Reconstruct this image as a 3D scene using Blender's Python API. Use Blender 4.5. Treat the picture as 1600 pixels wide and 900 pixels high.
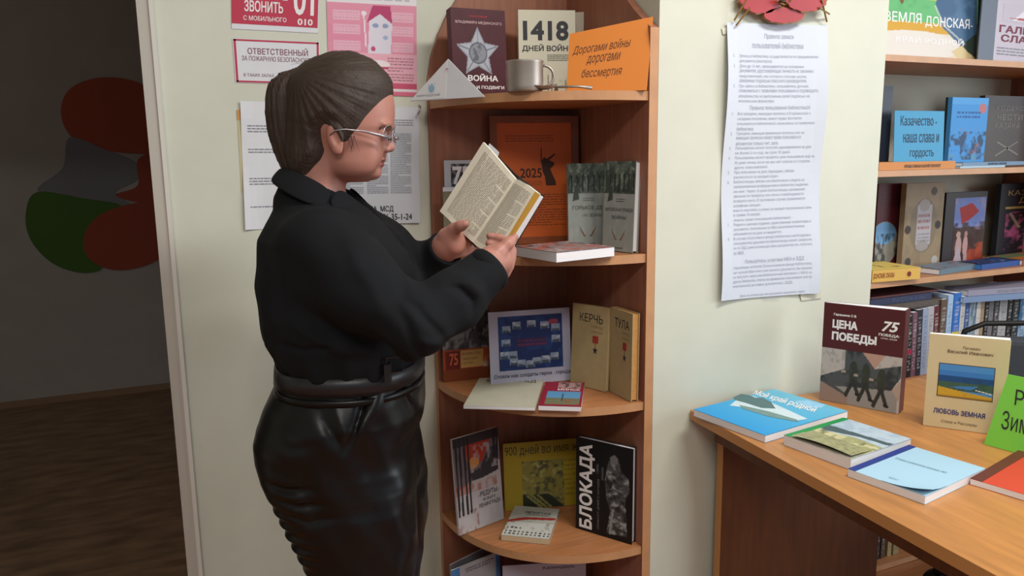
import bpy, math, random
import numpy as np
import openvdb
from mathutils import Matrix, Vector
random.seed(7); RNG = np.random.default_rng(7)
for o in list(bpy.data.objects): bpy.data.objects.remove(o)
SC = bpy.context.scene
COL = SC.collection
rad = math.radians

# ------------------------------------------------------------ camera
F = 1200.; CH = 1.36; YAW = rad(23.7); PIT = rad(9.6); ROL = -.0138
_s, _c = math.sin(YAW), math.cos(YAW); _cp, _sp = math.cos(PIT), math.sin(PIT)
FW = np.array([_s*_cp, _c*_cp, -_sp]); R0 = np.array([_c, -_s, 0.]); U0 = np.cross(R0, FW)
RT = R0*math.cos(ROL)+U0*math.sin(ROL); UP = U0*math.cos(ROL)-R0*math.sin(ROL)
EYE = np.array([0, 0, CH]); FH = np.array([_s, _c, 0.])
cam_d = bpy.data.cameras.new('camera'); cam = bpy.data.objects.new('camera', cam_d); COL.objects.link(cam)
cam_d.sensor_width = 36; cam_d.lens = F/1600*36; cam_d.clip_start = .05
cam.matrix_world = Matrix(((RT[0], UP[0], -FW[0], 0), (RT[1], UP[1], -FW[1], 0), (RT[2], UP[2], -FW[2], CH), (0, 0, 0, 1)))
SC.camera = cam
# ------------------------------------------------------------ world, lights, exposure
w = bpy.data.worlds.new('world'); SC.world = w; w.use_nodes = True
w.node_tree.nodes['Background'].inputs[0].default_value = (.80, .88, 1., 1)
w.node_tree.nodes['Background'].inputs[1].default_value = .31
SC.view_settings.view_transform = 'Standard'; SC.view_settings.look = 'None'
SC.view_settings.gamma = 1; SC.view_settings.use_curve_mapping = False
SC.view_settings.exposure = 0.14
def area(name, loc, target, sx, sy, power, col):
    d = bpy.data.lights.new(name, 'AREA'); d.shape = 'RECTANGLE'; d.size = sx; d.size_y = sy; d.energy = power; d.color = col
    o = bpy.data.objects.new(name, d); COL.objects.link(o); o.location = loc
    o.rotation_euler = (Vector(target)-Vector(loc)).to_track_quat('-Z', 'Y').to_euler(); return o
area('ceiling_light', (1.4, .25, 2.80), (1.4, .25, 0), 1.2, .35, 47, (1, .975, .92))
area('ceiling_light', (-.5, -.9, 2.80), (-.5, -.9, 0), 1.2, .6, 46, (1, .97, .90))
area('window_light', (4.1, -.6, 1.75), (1.0, 1.2, 1.2), 1.8, 1.5, 55, (.80, .90, 1))

area('hall_fill', (-2.6, 3.4, 2.7), (-1.5, 4.6, .6), .6, .6, 4.5, (1, .90, .82))  # added fill that brightens the dark hallway, stands for no lamp fitting

# ------------------------------------------------------------ projection helpers (pixel ray to a plane of the room)
def ray(x, y): return FW+RT*(x-800)/F-UP*(y-450)/F
def onY(x, y, Y): d = ray(x, y); return Vector(EYE+d*Y/d[1])
def onX(x, y, X): d = ray(x, y); return Vector(EYE+d*X/d[0])
def onZ(x, y, Z): d = ray(x, y); return Vector(EYE+d*(Z-CH)/d[2])

# ------------------------------------------------------------ colours and materials
def lin(c):
    if isinstance(c, str): c = tuple(int(c[i:i+2], 16)/255 for i in (0, 2, 4))
    return tuple(x/12.92 if x <= .04045 else ((x+.055)/1.055)**2.4 for x in c)
MATS = {}
def mat(name, col='808080', rough=.6, metal=0, spec=.5, nscale=0, namt=0, bump=0, stretch=(1, 1, 1), **kw):
    if name in MATS: return MATS[name]
    m = bpy.data.materials.new(name); m.use_nodes = True; nt = m.node_tree; b = nt.nodes['Principled BSDF']
    c = lin(col); b.inputs['Base Color'].default_value = (*c, 1); b.inputs['Roughness'].default_value = rough
    b.inputs['Metallic'].default_value = metal; b.inputs['Specular IOR Level'].default_value = spec
    for k, v in kw.items(): b.inputs[k.replace('_', ' ')].default_value = v
    if nscale:
        tc = nt.nodes.new('ShaderNodeTexCoord'); mp = nt.nodes.new('ShaderNodeMapping'); nz = nt.nodes.new('ShaderNodeTexNoise')
        mp.inputs['Scale'].default_value = stretch; nz.inputs['Scale'].default_value = nscale; nz.inputs['Detail'].default_value = 5
        nt.links.new(tc.outputs['Object'], mp.inputs[0]); nt.links.new(mp.outputs[0], nz.inputs[0])
        if namt:
            mx = nt.nodes.new('ShaderNodeMix'); mx.data_type = 'RGBA'
            mx.inputs['A'].default_value = (*[x*(1-namt) for x in c], 1); mx.inputs['B'].default_value = (*[min(1, x*(1+namt)) for x in c], 1)
            mr = nt.nodes.new('ShaderNodeMapRange'); mr.inputs[1].default_value = .3; mr.inputs[2].default_value = .7
            nt.links.new(nz.outputs[0], mr.inputs[0]); nt.links.new(mr.outputs[0], mx.inputs['Factor']); nt.links.new(mx.outputs['Result'], b.inputs['Base Color'])
        if bump:
            bp = nt.nodes.new('ShaderNodeBump'); bp.inputs['Strength'].default_value = bump; bp.inputs['Distance'].default_value = .01
            nt.links.new(nz.outputs[0], bp.inputs['Height']); nt.links.new(bp.outputs[0], b.inputs['Normal'])
    MATS[name] = m; return m
def flat(hexcol, rough=.55):
    return mat('paint_'+hexcol, hexcol, rough, nscale=60, namt=.06)
WALL = mat('wall_paint', 'C9CBBC', .55, nscale=9, namt=.03, bump=.05)
CEIL = mat('ceiling_paint', 'D8D8D0', .8)
HALLW = mat('hall_paint', 'A39C96', .8, nscale=5, namt=.05)
LINO = mat('brown_linoleum', '7A6048', .45, nscale=6, namt=.35, stretch=(1, 3, 1))
WOODX = mat('alder_wood', 'A87048', .42, nscale=7, namt=.16, stretch=(1.2, 12, 1.2), spec=.4)
WOODV = mat('alder_wood_upright', '94604A', .45, nscale=7, namt=.16, stretch=(9, 9, .8), spec=.4)
WOODE = mat('alder_edge_band', 'BA8A62', .45, nscale=7, namt=.08, stretch=(3, 3, 3))
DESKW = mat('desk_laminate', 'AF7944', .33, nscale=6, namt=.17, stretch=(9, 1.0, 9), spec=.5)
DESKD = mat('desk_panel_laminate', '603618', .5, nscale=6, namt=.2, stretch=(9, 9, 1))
PAPER = mat('paper', 'D6D8DE', .75, nscale=30, namt=.02)
PAGES = mat('page_edges', 'E2E1E4', .8, nscale=200, namt=.06, stretch=(.1, .1, 6))
OLDP = mat('old_page_edges', 'CDB88F', .8, nscale=200, namt=.08, stretch=(.1, .1, 6))
INK = mat('black_ink', '22222A', .6); GREYINK = mat('grey_ink', '85858F', .7); WHITEINK = mat('white_ink', 'E4E2E2', .6)
SKIN = mat('skin', 'AC7668', .5, nscale=40, namt=.05, Subsurface_Weight=.12, Subsurface_Radius=(.01, .004, .002), Subsurface_Scale=1.)
HAIR = mat('brown_hair', '33251D', .6, nscale=60, namt=.22, bump=.25, stretch=(.8, 6, .8))
TAIL = mat('brown_ponytail', '35261E', .55, nscale=60, namt=.28, bump=.35, stretch=(8, 8, .4))
CLOTH = mat('black_cloth', '0F1115', .9, nscale=25, namt=.12, bump=.10, spec=.25)
LEATHER = mat('black_leather', '0B0B0D', .36, nscale=14, namt=.1, bump=.10, spec=.32)
BELT = mat('black_belt_leather', '1A1A1F', .42, nscale=40, bump=.08)
STEEL = mat('polished_metal', 'C8C8CC', .22, 1.0)
ALU = mat('dull_aluminium', 'A8A096', .42, .75, nscale=12, namt=.1)
def colmat():
    m = bpy.data.materials.new('printed_picture'); m.use_nodes = True; b = m.node_tree.nodes['Principled BSDF']
    a = m.node_tree.nodes.new('ShaderNodeVertexColor'); a.layer_name = 'Col'
    m.node_tree.links.new(a.outputs[0], b.inputs['Base Color']); b.inputs['Roughness'].default_value = .5; b.inputs['Specular IOR Level'].default_value = .3; return m
PRINT = colmat()

# ------------------------------------------------------------ object helpers
def tag(o, label=None, cat=None, group=None, kind=None):
    if label: o['label'] = label
    if cat: o['category'] = cat
    if group: o['group'] = group
    if kind: o['kind'] = kind
    return o
def thing(name, label, cat, M=None, group=None):
    o = bpy.data.objects.new(name, None); COL.objects.link(o); o.empty_display_size = .05
    if M is not None: o.matrix_world = M if isinstance(M, Matrix) else Matrix.Translation(M)
    return tag(o, label, cat, group)
def mesh(name, v, f, m, parent=None, smooth=False, label=None, kind=None, colors=None):
    me = bpy.data.meshes.new(name)
    if isinstance(v, np.ndarray) and isinstance(f, np.ndarray):
        n, k = f.shape; me.vertices.add(len(v)); me.vertices.foreach_set('co', v.astype(np.float32).ravel())
        me.loops.add(n*k); me.loops.foreach_set('vertex_index', f.astype(np.int32).ravel())
        me.polygons.add(n); me.polygons.foreach_set('loop_start', np.arange(0, n*k, k, dtype=np.int32)); me.update(calc_edges=True)
    else: me.from_pydata([tuple(p) for p in v], [], f)
    if colors is not None:
        a = me.color_attributes.new('Col', 'FLOAT_COLOR', 'POINT'); c = np.ones((len(me.vertices), 4), np.float32); c[:, :3] = colors
        a.data.foreach_set('color', c.ravel())
    if smooth: me.polygons.foreach_set('use_smooth', np.ones(len(me.polygons), bool))
    me.materials.append(m); me.update()
    o = bpy.data.objects.new(name, me); COL.objects.link(o); o.parent = parent
    return tag(o, label, None, None, kind)
class MB:
    def __init__(s): s.v = []; s.f = []
    def quad(s, a, b, c, d): n = len(s.v); s.v += [a, b, c, d]; s.f.append((n, n+1, n+2, n+3)); return s
    def box(s, x0, y0, z0, x1, y1, z1, M=None):
        n = len(s.v); P = [Vector((x, y, z)) for z in (z0, z1) for x, y in ((x0, y0), (x1, y0), (x1, y1), (x0, y1))]
        s.v += [M @ p for p in P] if M else P
        s.f += [tuple(n+i for i in q) for q in ((0, 3, 2, 1), (4, 5, 6, 7), (0, 1, 5, 4), (1, 2, 6, 5), (2, 3, 7, 6), (3, 0, 4, 7))]; return s
    def prism(s, pts, d, M=None):      # polygon of 3D points swept by vector d
        n = len(s.v); k = len(pts); P = [Vector(p) for p in pts]; P += [p+Vector(d) for p in P]
        s.v += [M @ p for p in P] if M else P
        s.f += [tuple(n+i for i in range(k))[::-1], tuple(n+k+i for i in range(k))]
        s.f += [(n+i, n+(i+1) % k, n+k+(i+1) % k, n+k+i) for i in range(k)]; return s
    def tube(s, pts, r, seg=8, closed=False):
        pts = [Vector(p) for p in pts]; N = len(pts); base = len(s.v); rs = r if isinstance(r, (list, tuple)) else [r]*N
        up = Vector((.13, .31, .94))
        for i, p in enumerate(pts):
            a = pts[(i-1) % N] if (closed or i) else p; b = pts[(i+1) % N] if (closed or i < N-1) else p
            t = (b-a).normalized(); u = t.cross(up).normalized(); w_ = t.cross(u)
            for k in range(seg):
                an = 2*math.pi*k/seg; s.v.append(p+(u*math.cos(an)+w_*math.sin(an))*rs[i])
        for i in range(N if closed else N-1):
            for k in range(seg):
                j = (i+1) % N; s.f.append((base+i*seg+k, base+i*seg+(k+1) % seg, base+j*seg+(k+1) % seg, base+j*seg+k))
        if not closed:
            s.f.append(tuple(base+k for k in range(seg))[::-1]); s.f.append(tuple(base+(N-1)*seg+k for k in range(seg)))
        return s
    def lathe(s, prof, seg=32, c=(0, 0, 0)):
        base = len(s.v); c = Vector(c)
        for r, z in prof:
            for k in range(seg): an = 2*math.pi*k/seg; s.v.append(c+Vector((r*math.cos(an), r*math.sin(an), z)))
        for i in range(len(prof)-1):
            for k in range(seg): s.f.append((base+i*seg+k, base+i*seg+(k+1) % seg, base+(i+1)*seg+(k+1) % seg, base+(i+1)*seg+k))
        return s
    def build(s, name, m, parent=None, smooth=False, label=None, kind=None): return mesh(name, s.v, s.f, m, parent, smooth, label, kind)
def boxo(name, lo, hi, m, parent=None, kind=None, label=None): return MB().box(*lo, *hi).build(name, m, parent, kind=kind, label=label)

# ------------------------------------------------------------ pictures printed on flat things
def vnoise(w_, h, n, ny=None):
    ny = ny or n; g = RNG.random((ny+2, n+2)); y = np.linspace(0, ny, h)[:, None]; x = np.linspace(0, n, w_)[None, :]
    yi = y.astype(int); xi = x.astype(int); fy = y-yi; fx = x-xi; fy = fy*fy*(3-2*fy); fx = fx*fx*(3-2*fx)
    return (g[yi, xi]*(1-fx)+g[yi, xi+1]*fx)*(1-fy)+(g[yi+1, xi]*(1-fx)+g[yi+1, xi+1]*fx)*fy
class Cv:
    def __init__(s, w_, h, col):
        s.w, s.h = w_, h; s.a = np.zeros((h, w_, 3)); s.a[:] = lin(col)
        s.u, s.v = np.meshgrid(np.linspace(0, 1, w_), np.linspace(0, 1, h))
    def mix(s, m, col, al=1.):
        m = (m*al)[..., None]; s.a = s.a*(1-m)+np.array(lin(col))*m; return s
    def rect(s, u0, v0, u1, v1, col, al=1.): return s.mix(((s.u >= u0) & (s.u <= u1) & (s.v >= v0) & (s.v <= v1)).astype(float), col, al)
    def ell(s, cx, cy, rx, ry, col, al=1.): return s.mix((((s.u-cx)/rx)**2+((s.v-cy)/ry)**2 <= 1).astype(float), col, al)
    def pin(s, pts):
        ins = np.zeros(s.u.shape, bool); n = len(pts)
        for i in range(n):
            (x0, y0), (x1, y1) = pts[i], pts[(i+1) % n]
            if y0 == y1: continue
            ins ^= ((y0 > s.v) != (y1 > s.v)) & (s.u < (x1-x0)*(s.v-y0)/(y1-y0)+x0)
        return ins
    def poly(s, pts, col, al=1.): return s.mix(s.pin(pts).astype(float), col, al)
    def line(s, x0, y0, x1, y1, wd, col, al=1.):
        dx, dy = x1-x0, y1-y0; t = np.clip(((s.u-x0)*dx+(s.v-y0)*dy)/(dx*dx+dy*dy+1e-9), 0, 1)
        return s.mix((np.hypot(s.u-x0-t*dx, s.v-y0-t*dy) < wd).astype(float), col, al)
    def mottle(s, n, col, lo=.5, al=1., box=None, ny=None, pts=None):
        m = np.clip((vnoise(s.w, s.h, n, ny)*.40+vnoise(s.w, s.h, n*2, (ny or n)*2)*.35+vnoise(s.w, s.h, n*4, (ny or n)*4)*.25-lo)*6+.15, 0, 1)
        if box: m = m*((s.u >= box[0]) & (s.u <= box[2]) & (s.v >= box[1]) & (s.v <= box[3]))
        if pts: m = m*s.pin(pts)
        return s.mix(m, col, al)
    def words(s, u0, v0, u1, v1, rows, col, al=.6):
        dv = (v1-v0)/rows
        for i in range(rows):
            va = v1-(i+.75)*dv; uu = u0
            end = u1 if (i+1) % 5 else u0+(u1-u0)*.6
            while uu < end:
                l = (u1-u0)*random.uniform(.06, .16); s.rect(uu, va, min(uu+l, end), va+dv*.45, col, al); uu += l+(u1-u0)*.03
        return s
def surf_grid(cv, fn, name, parent, label=None):     # picture grid following fn(u, v)
    h, w_ = cv.h, cv.w; V = np.array([fn(u, v) for v in np.linspace(0, 1, h) for u in np.linspace(0, 1, w_)], float)
    i = (np.arange(h-1)[:, None]*w_+np.arange(w_-1)[None, :]).ravel(); Fc = np.stack([i, i+1, i+w_+1, i+w_], 1)
    return mesh(name, V, Fc, PRINT, parent, True, label, colors=cv.a.reshape(-1, 3))
def pic(cv, x0, y0, x1, y1, parent, z=.0004, name='cover_picture', label=None):
    return surf_grid(cv, lambda u, v: (x0+(x1-x0)*u, y0+(y1-y0)*v, z), name, parent, label)

# ------------------------------------------------------------ lettering
from mathutils.geometry import delaunay_2d_cdt
def glyphs(body, spacing=1.0, bold=0.0, shear=0.0, line=1.0, align='LEFT', res=3):
    """outlines of the text, filled by the non-zero winding rule (overlapping strokes stay solid)"""
    c = bpy.data.curves.new('t', 'FONT'); c.body = body; c.size = 20; c.resolution_u = res; c.shear = shear
    c.space_character = spacing; c.space_line = line; c.align_x = align; c.fill_mode = 'NONE'
    o = bpy.data.objects.new('t', c); COL.objects.link(o); dg = bpy.context.evaluated_depsgraph_get(); me = bpy.data.meshes.new_from_object(o.evaluated_get(dg))
    v = np.zeros(len(me.vertices)*3); me.vertices.foreach_get('co', v); v = v.reshape(-1, 3); e = [tuple(q.vertices) for q in me.edges]
    bpy.data.objects.remove(o); bpy.data.curves.remove(c); bpy.data.meshes.remove(me)
    nx = {}; ad = {}
    for p, q in e: ad.setdefault(p, []).append(q); ad.setdefault(q, []).append(p)
    seen = set(); loops = []
    for s0 in range(len(v)):
        if s0 in seen or s0 not in ad: continue
        lp = [s0]; seen.add(s0); cur = s0
        nxt = s0+1 if s0+1 in ad[s0] else ad[s0][0]
        while nxt not in seen: lp.append(nxt); seen.add(nxt); k = [q for q in ad[nxt] if q not in seen]; cur = nxt; nxt = k[0] if k else s0
        if len(lp) > 2: loops.append(lp)
    if not loops: return np.zeros((0, 3)), []
    sg = 1 if sum(np.sum(v[l][:, 0]*np.roll(v[l][:, 1], -1)-np.roll(v[l][:, 0], -1)*v[l][:, 1]) for l in loops) > 0 else -1
    info = []
    for lp in loops:
        P = v[lp][:, :2].copy(); P = P[np.hypot(*(P-np.roll(P, 1, 0)).T) > 1e-4]
        if len(P) < 3: continue
        if bold:       # thicken: push every outline vertex outward
            t0 = P-np.roll(P, 1, 0); t1 = np.roll(P, -1, 0)-P; t0 /= np.hypot(*t0.T)[:, None]; t1 /= np.hypot(*t1.T)[:, None]
            n0 = np.stack([t0[:, 1], -t0[:, 0]], 1); n1 = np.stack([t1[:, 1], -t1[:, 0]], 1); m = n0+n1; P = P+sg*bold*20*m/np.maximum(.6, (m*m).sum(1)/2)[:, None]
        info.append((P[:, 0].min(), P[:, 0].max(), P))
    info.sort(key=lambda t: t[0]); groups = []; xm = -1e9
    for t in info:
        if t[0] > xm: groups.append([])
        groups[-1].append(t); xm = max(xm, t[1])
    V = []; Fo = []
    for g in groups:
        vs = []; es = []
        for t in g: n = len(vs); k = len(t[2]); vs += [Vector(p) for p in t[2]]; es += [(n+i, n+(i+1) % k) for i in range(k)]
        r = delaunay_2d_cdt(vs, es, [], 0, 1e-5); W_ = np.array([(p.x, p.y) for p in r[0]]); T_ = np.array([f for f in r[2] if len(f) == 3])
        if not len(T_): continue
        C_ = W_[T_].mean(1); wn = np.zeros(len(C_))
        for t in g:
            P = t[2]; Q = np.roll(P, -1, 0); cx, cy = C_[:, 0][:, None], C_[:, 1][:, None]
            cr = (Q[:, 0]-P[:, 0])*(cy-P[:, 1])-(cx-P[:, 0])*(Q[:, 1]-P[:, 1])
            wn += (((P[:, 1] <= cy) & (Q[:, 1] > cy) & (cr > 0)).sum(1)).astype(int)-((P[:, 1] > cy) & (Q[:, 1] <= cy) & (cr < 0)).sum(1)
        b0 = len(V); V += [(x, y, 0) for x, y in W_]; Fo += [tuple(b0+i for i in f) for f, q in zip(T_.tolist(), wn) if q != 0]
    return np.array(V), Fo
def letters(items, m, parent, z=.0008, name='lettering', warp=None):
    """items: (text, x0, y0, x1, y1[, opts]) each fitted into its box, all of one colour joined to one part"""
    V = []; Fc = []
    for it in items:
        body, x0, y0, x1, y1 = it[:5]; op = it[5] if len(it) > 5 else {}
        rot = op.get('rot'); v, f = glyphs(body, **{k: q for k, q in op.items() if k != 'rot'})
        if not len(v): continue
        lo, hi = v.min(0), v.max(0); u = (v[:, 0]-lo[0])/max(1e-6, hi[0]-lo[0]); t = (v[:, 1]-lo[1])/max(1e-6, hi[1]-lo[1])
        if rot: u, t = 1-t, u          # text that runs upward
        P = np.stack([x0+(x1-x0)*u, y0+(y1-y0)*t, np.full(len(u), z)], 1)
        n = len(V); V += P.tolist(); Fc += [tuple(i+n for i in q) for q in f]
    if warp: V = [warp(p) for p in V]
    return mesh(name, V, Fc, m, parent, kind='stuff')
def micro(x0, y0, x1, y1, rows, m, parent, z=.0008, name='small_print', hh=.42, warp=None, ragged=.0):
    b = MB(); dv = (y1-y0)/rows
    for i in range(rows):
        yb = y1-(i+.8)*dv; x = x0; end = x0+(x1-x0)*(random.uniform(.4, .8) if i % 6 == 5 else 1-ragged*random.random())
        while x < end-.001:
            l = (x1-x0)*random.uniform(.04, .15); e = min(x+l, end); P = [(x, yb, z), (e, yb, z), (e, yb+dv*hh, z), (x, yb+dv*hh, z)]
            b.quad(*[warp(p) for p in P] if warp else P); x = e+(x1-x0)*.02
    return b.build(name, m, parent, kind='stuff')

# ------------------------------------------------------------ books, cards
def frame(bl, br, up_hint, off=0.):
    bl, br = Vector(bl), Vector(br); x = (br-bl).normalized(); up = Vector(up_hint); y = (up-x*up.dot(x)).normalized(); z = x.cross(y)
    M = Matrix((x, y, z)).transposed().to_4x4(); M.translation = bl+z*off; return M, (br-bl).length
def book(name, label, M, W, Hh, T, cover, pages=None, hard=True, cat='book', group=None, wedge=0., closed=False):
    """front cover at local z=0, x from spine to fore edge, y up, thickness towards -z"""
    t = thing(name, label, cat, M, group); pages = pages or PAGES; ct = .0022 if hard else .0006; ov = .003 if hard else .0
    b = MB(); b.box(0, 0, -ct, W, Hh, 0).prism([(0, 0, -T), (W, 0, -T-wedge), (W, 0, -T-wedge+ct), (0, 0, -T+ct)], (0, Hh, 0)).box(0, 0, -T+ct, ct, Hh, -ct)
    if closed: b.box(W-ct, 0, -T-wedge+ct, W, Hh, -ct)
    b.build('cover', cover, t)
    if wedge:
        MB().prism([(ct, ov, -ct), (ct, ov, -T+ct), (W-ov-.001, ov, -T-wedge+ct), (W-ov-.001, ov, -ct)], (0, Hh-ov-.0004, 0)).build('page_block', pages, t); return t
    boxo('page_block', (ct, ov, -T+ct), (W-ov-.0005, Hh-ov-.0003, -ct), pages, t)
    return t
def stand(name, label, bl, br, top, z, T, cover, H=None, **kw):
    """bl/br = (px, py, Y) of the lower front corners, top = (px, py) of upper left corner, lean = degrees back"""
    lean = kw.pop('lean', 0.); W = kw.pop('W', None)
    a = onY(*bl); b = onY(*br); a.z = z; b.z = z; x = (b-a).normalized(); n = Vector((x.y, -x.x, 0)); up = Vector((0, 0, math.cos(rad(lean))))-n*math.sin(rad(lean))
    M, w0 = frame(a, b, up)
    if H is None:
        d = Vector(ray(*top)); nn = Vector(M.col[2][:3]); P = Vector(EYE)+d*((a-Vector(EYE)).dot(nn)/d.dot(nn)); H = (P-a).dot(Vector(M.col[1][:3]))
    a.z = z+.0005; M.translation = a
    if lean: M.translation = a+Vector((0, 0, T*math.sin(rad(lean))))
    W = W or w0
    return book(name, label, M, W, H, T, cover, **kw), W, H
def lying(name, label, bl, br, tl, z, T, cover, W=None, H=None, **kw):
    """pixels of three corners of the top cover; z = the surface it lies on"""
    a, b, c = (onZ(p[0], p[1], z+T) for p in (bl, br, tl)); M, w0 = frame(a, b, c-a)
    H = H or (c-a).length; W = W or w0; M.translation = a+Vector((0, 0, .0006)); return book(name, label, M, W, H, T, cover, **kw), W, H
def card(name, label, M, W, Hh, m, cat='card', group=None, T=.0012, fold=None, pw=1.0):
    t = thing(name, label, cat, M, group)
    boxo('front_sheet', (0, 0, -T), (W, Hh, 0), m, t)
    if fold:   # back leaf of a tent card, from the top edge backwards
        MB().quad((0, Hh, -T), (W, Hh, -T), (W, 0.0, -fold), (0, 0.0, -fold)).build('back_leaf', m, t)
    return t

# ------------------------------------------------------------ the setting
YF, YB = 1.52, 1.94
def S(name, lo, hi, m): return boxo(name, lo, hi, m, kind='structure')
S('floor', (-3.2, -2.5, -.06), (4.6, YB, 0), mat('floor_laminate', '9A6038', .4, nscale=5, namt=.2, stretch=(1, 8, 1)))
S('floor_hall', (-4, YB, -.06), (4.6, 5.1, 0), LINO)
S('ceiling', (-3.2, -2.5, 2.9), (4.6, 5.1, 3.0), CEIL)
S('wall_back', (-.035, YB, 0), (1.04, YB+.12, 2.9), WALL)
S('wall_lintel', (-1.0, YB, 2.1), (-.035, YB+.12, 2.9), WALL)
S('wall_back_left', (-3.2, YB, 0), (-1.0, YB+.12, 2.9), WALL)
S('wall_pillar', (1.04, YF, 0), (1.752, YB+.12, 2.9), WALL)
S('wall_back_right', (1.752, YB, 0), (4.6, YB+.12, 2.9), mat('alcove_paint', 'B9B4A2', .7, nscale=6, namt=.03))
S('wall_left', (-3.3, -2.5, 0), (-3.2, 5.1, 2.9), WALL)
S('wall_right', (4.6, -2.5, 0), (4.7, 5.1, 2.9), WALL)
S('wall_hall', (-4, 5.0, 0), (4.6, 5.1, 2.9), HALLW)
S('wall_hall_right', (.9, YB+.12, 0), (1.0, 5.0, 2.9), HALLW)
S('baseboard_hall', (-4, 4.985, 0), (.9, 5.0, .035), mat('hall_skirting', '8A6B52', .6))
CAS = mat('door_casing_paint', 'B5B0A6', .5)
tr = thing('trim_1', 'grey painted door casing at the edge of the dark doorway', 'trim'); tr['kind'] = 'structure'
del tr['category']
boxo('casing_board', (-.037, YB-.012, 0), (-.010, YB, 2.13), CAS, tr)
boxo('casing_bead', (-.012, YB-.016, 0), (-.003, YB, 2.13), mat('door_casing_bead', 'CFCCC4', .5), tr)
boxo('jamb_lining', (-.037, YB, 0), (-.030, YB+.125, 2.1), CAS, tr)
# faded rounded colour shapes painted on the hallway wall
mu = thing('wall_mural', 'large faded mural of plain rounded orange, grey and green shapes on dark hallway wall', 'mural', onY(150, 420, 4.997))
def patch(name, pts, col, k, lab):
    n = len(pts); P = []
    for i in range(n):    # closed Catmull-Rom
        p0, p1, p2, p3 = (np.array(pts[(i+j-1) % n], float) for j in range(4))
        for t in (0, .2, .4, .6, .8): P.append(.5*((2*p1)+(p2-p0)*t+(2*p0-5*p1+4*p2-p3)*t*t+(3*p1-p0-3*p2+p3)*t**3))
    o0 = mu.location; Q = [onY(p[0], p[1], 4.996-.001*k)-o0 for p in P]
    MB().prism(Q, (0, .002, 0)).build(name, mat('mural_'+col, col, .8, nscale=4, namt=.06), mu, label=lab)
patch('painted_patch', [(95, 175), (108, 140), (150, 122), (205, 125), (250, 150), (275, 190), (262, 235), (215, 240), (150, 232), (110, 212)], 'A04A30', 0, 'rounded orange patch at the top')
patch('painted_patch', [(108, 215), (160, 232), (215, 255), (215, 280), (180, 300), (205, 322), (130, 312), (58, 298), (98, 262)], '77767C', 1, 'grey patch in the middle')
patch('painted_patch', [(58, 300), (130, 310), (190, 322), (150, 350), (132, 385), (160, 418), (125, 426), (80, 410), (48, 375), (40, 335)], '3F6420', 2, 'green patch at lower left')
patch('painted_patch', [(190, 322), (240, 315), (275, 330), (275, 380), (235, 412), (180, 422), (140, 405), (130, 372), (150, 340)], '93402C', 3, 'orange oval patch at lower right')
patch('painted_patch', [(215, 250), (245, 240), (275, 260), (275, 312), (230, 318), (180, 305), (215, 290)], '93402C', 4, 'orange patch beside the grey one')

# ------------------------------------------------------------ corner shelf unit
ZS = (1.5065, 1.1323, .7684, .3886, .06); XC, XL, TP = 1.038, .622, .018
unit = thing('corner_bookcase', 'tall orange-brown quarter-round corner bookcase between notice wall and pillar', 'bookcase', (XC, YB, 0))
def arch(n0, n1, z0, z1, top):   # side panel outline with quarter-arch top (a = distance from the corner)
    pts = [(0, 0), (n0, 0)]
    for k in range(13):
        t = k/12*math.pi/2; pts.append((n1+(n0-n1)*math.cos(t)**.8, z0+(z1-z0)*math.sin(t)))
    pts.append((0, z1)); return pts
PA = arch(YB-YF, .16, 1.60, 1.90, 1.95)
LA = [(0, 0), (XC-XL, 0)]+[(XC-onY(x, y, YB)[0], onY(x, y, YB)[2]) for x, y in ((667, 160), (667, 120), (671, 90), (682, 55), (697, 22), (716, -8), (745, -35))]+[(.15, 1.93), (0, 1.95)]
MB().prism([(-a, -.001, z) for a, z in LA], (0, -TP, 0)).build('back_panel', WOODV, unit)
RA = [(0, 0), (YB-YF, 0), (YB-YF, onY(1016, 42, YF)[2])]+[(YB-onX(x, y, XC)[1], onX(x, y, XC)[2]) for x, y in ((1005, 18), (990, -2), (965, -25))]+[(0, 1.98)]
MB().prism([(.0, -a, z) for a, z in RA], (-.022, 0, 0)).build('side_panel', WOODV, unit)
MB().box(-.0225, YF-YB-.0012, 0, .0005, YF-YB, RA[2][1]).build('edge_band', WOODE, unit)
MB().box(XL-XC-.0012, -TP-.0005, 0, XL-XC, -.0005, LA[3][1]).build('edge_band', WOODE, unit)
for z in ZS:
    Rr = YB-YF-.004; n = 28; arc = [(-.022-(XC-XL-.022)*math.sin(k/n*math.pi/2)**.88, -TP-(Rr-TP)*math.cos(k/n*math.pi/2)**.88) for k in range(n+1)]
    pts = [(-.022, -TP, z)]+[(x, y, z) for x, y in arc]
    sh = MB().prism([(x, y, z-.0205) for x, y, _ in pts], (0, 0, .02)).build('shelf_board', WOODX, unit)
    eb = MB()
    for i in range(n):
        a, b = Vector((*arc[i], z-.0205)), Vector((*arc[i+1], z-.0205)); k = 1.0025
        eb.quad(a*1, b*1, b+Vector((0, 0, .0208)), a+Vector((0, 0, .0208)))
    for v in eb.v: v.x -= .0006; v.y -= .0006
    eb.build('front_edge_band', WOODE, sh)

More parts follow.
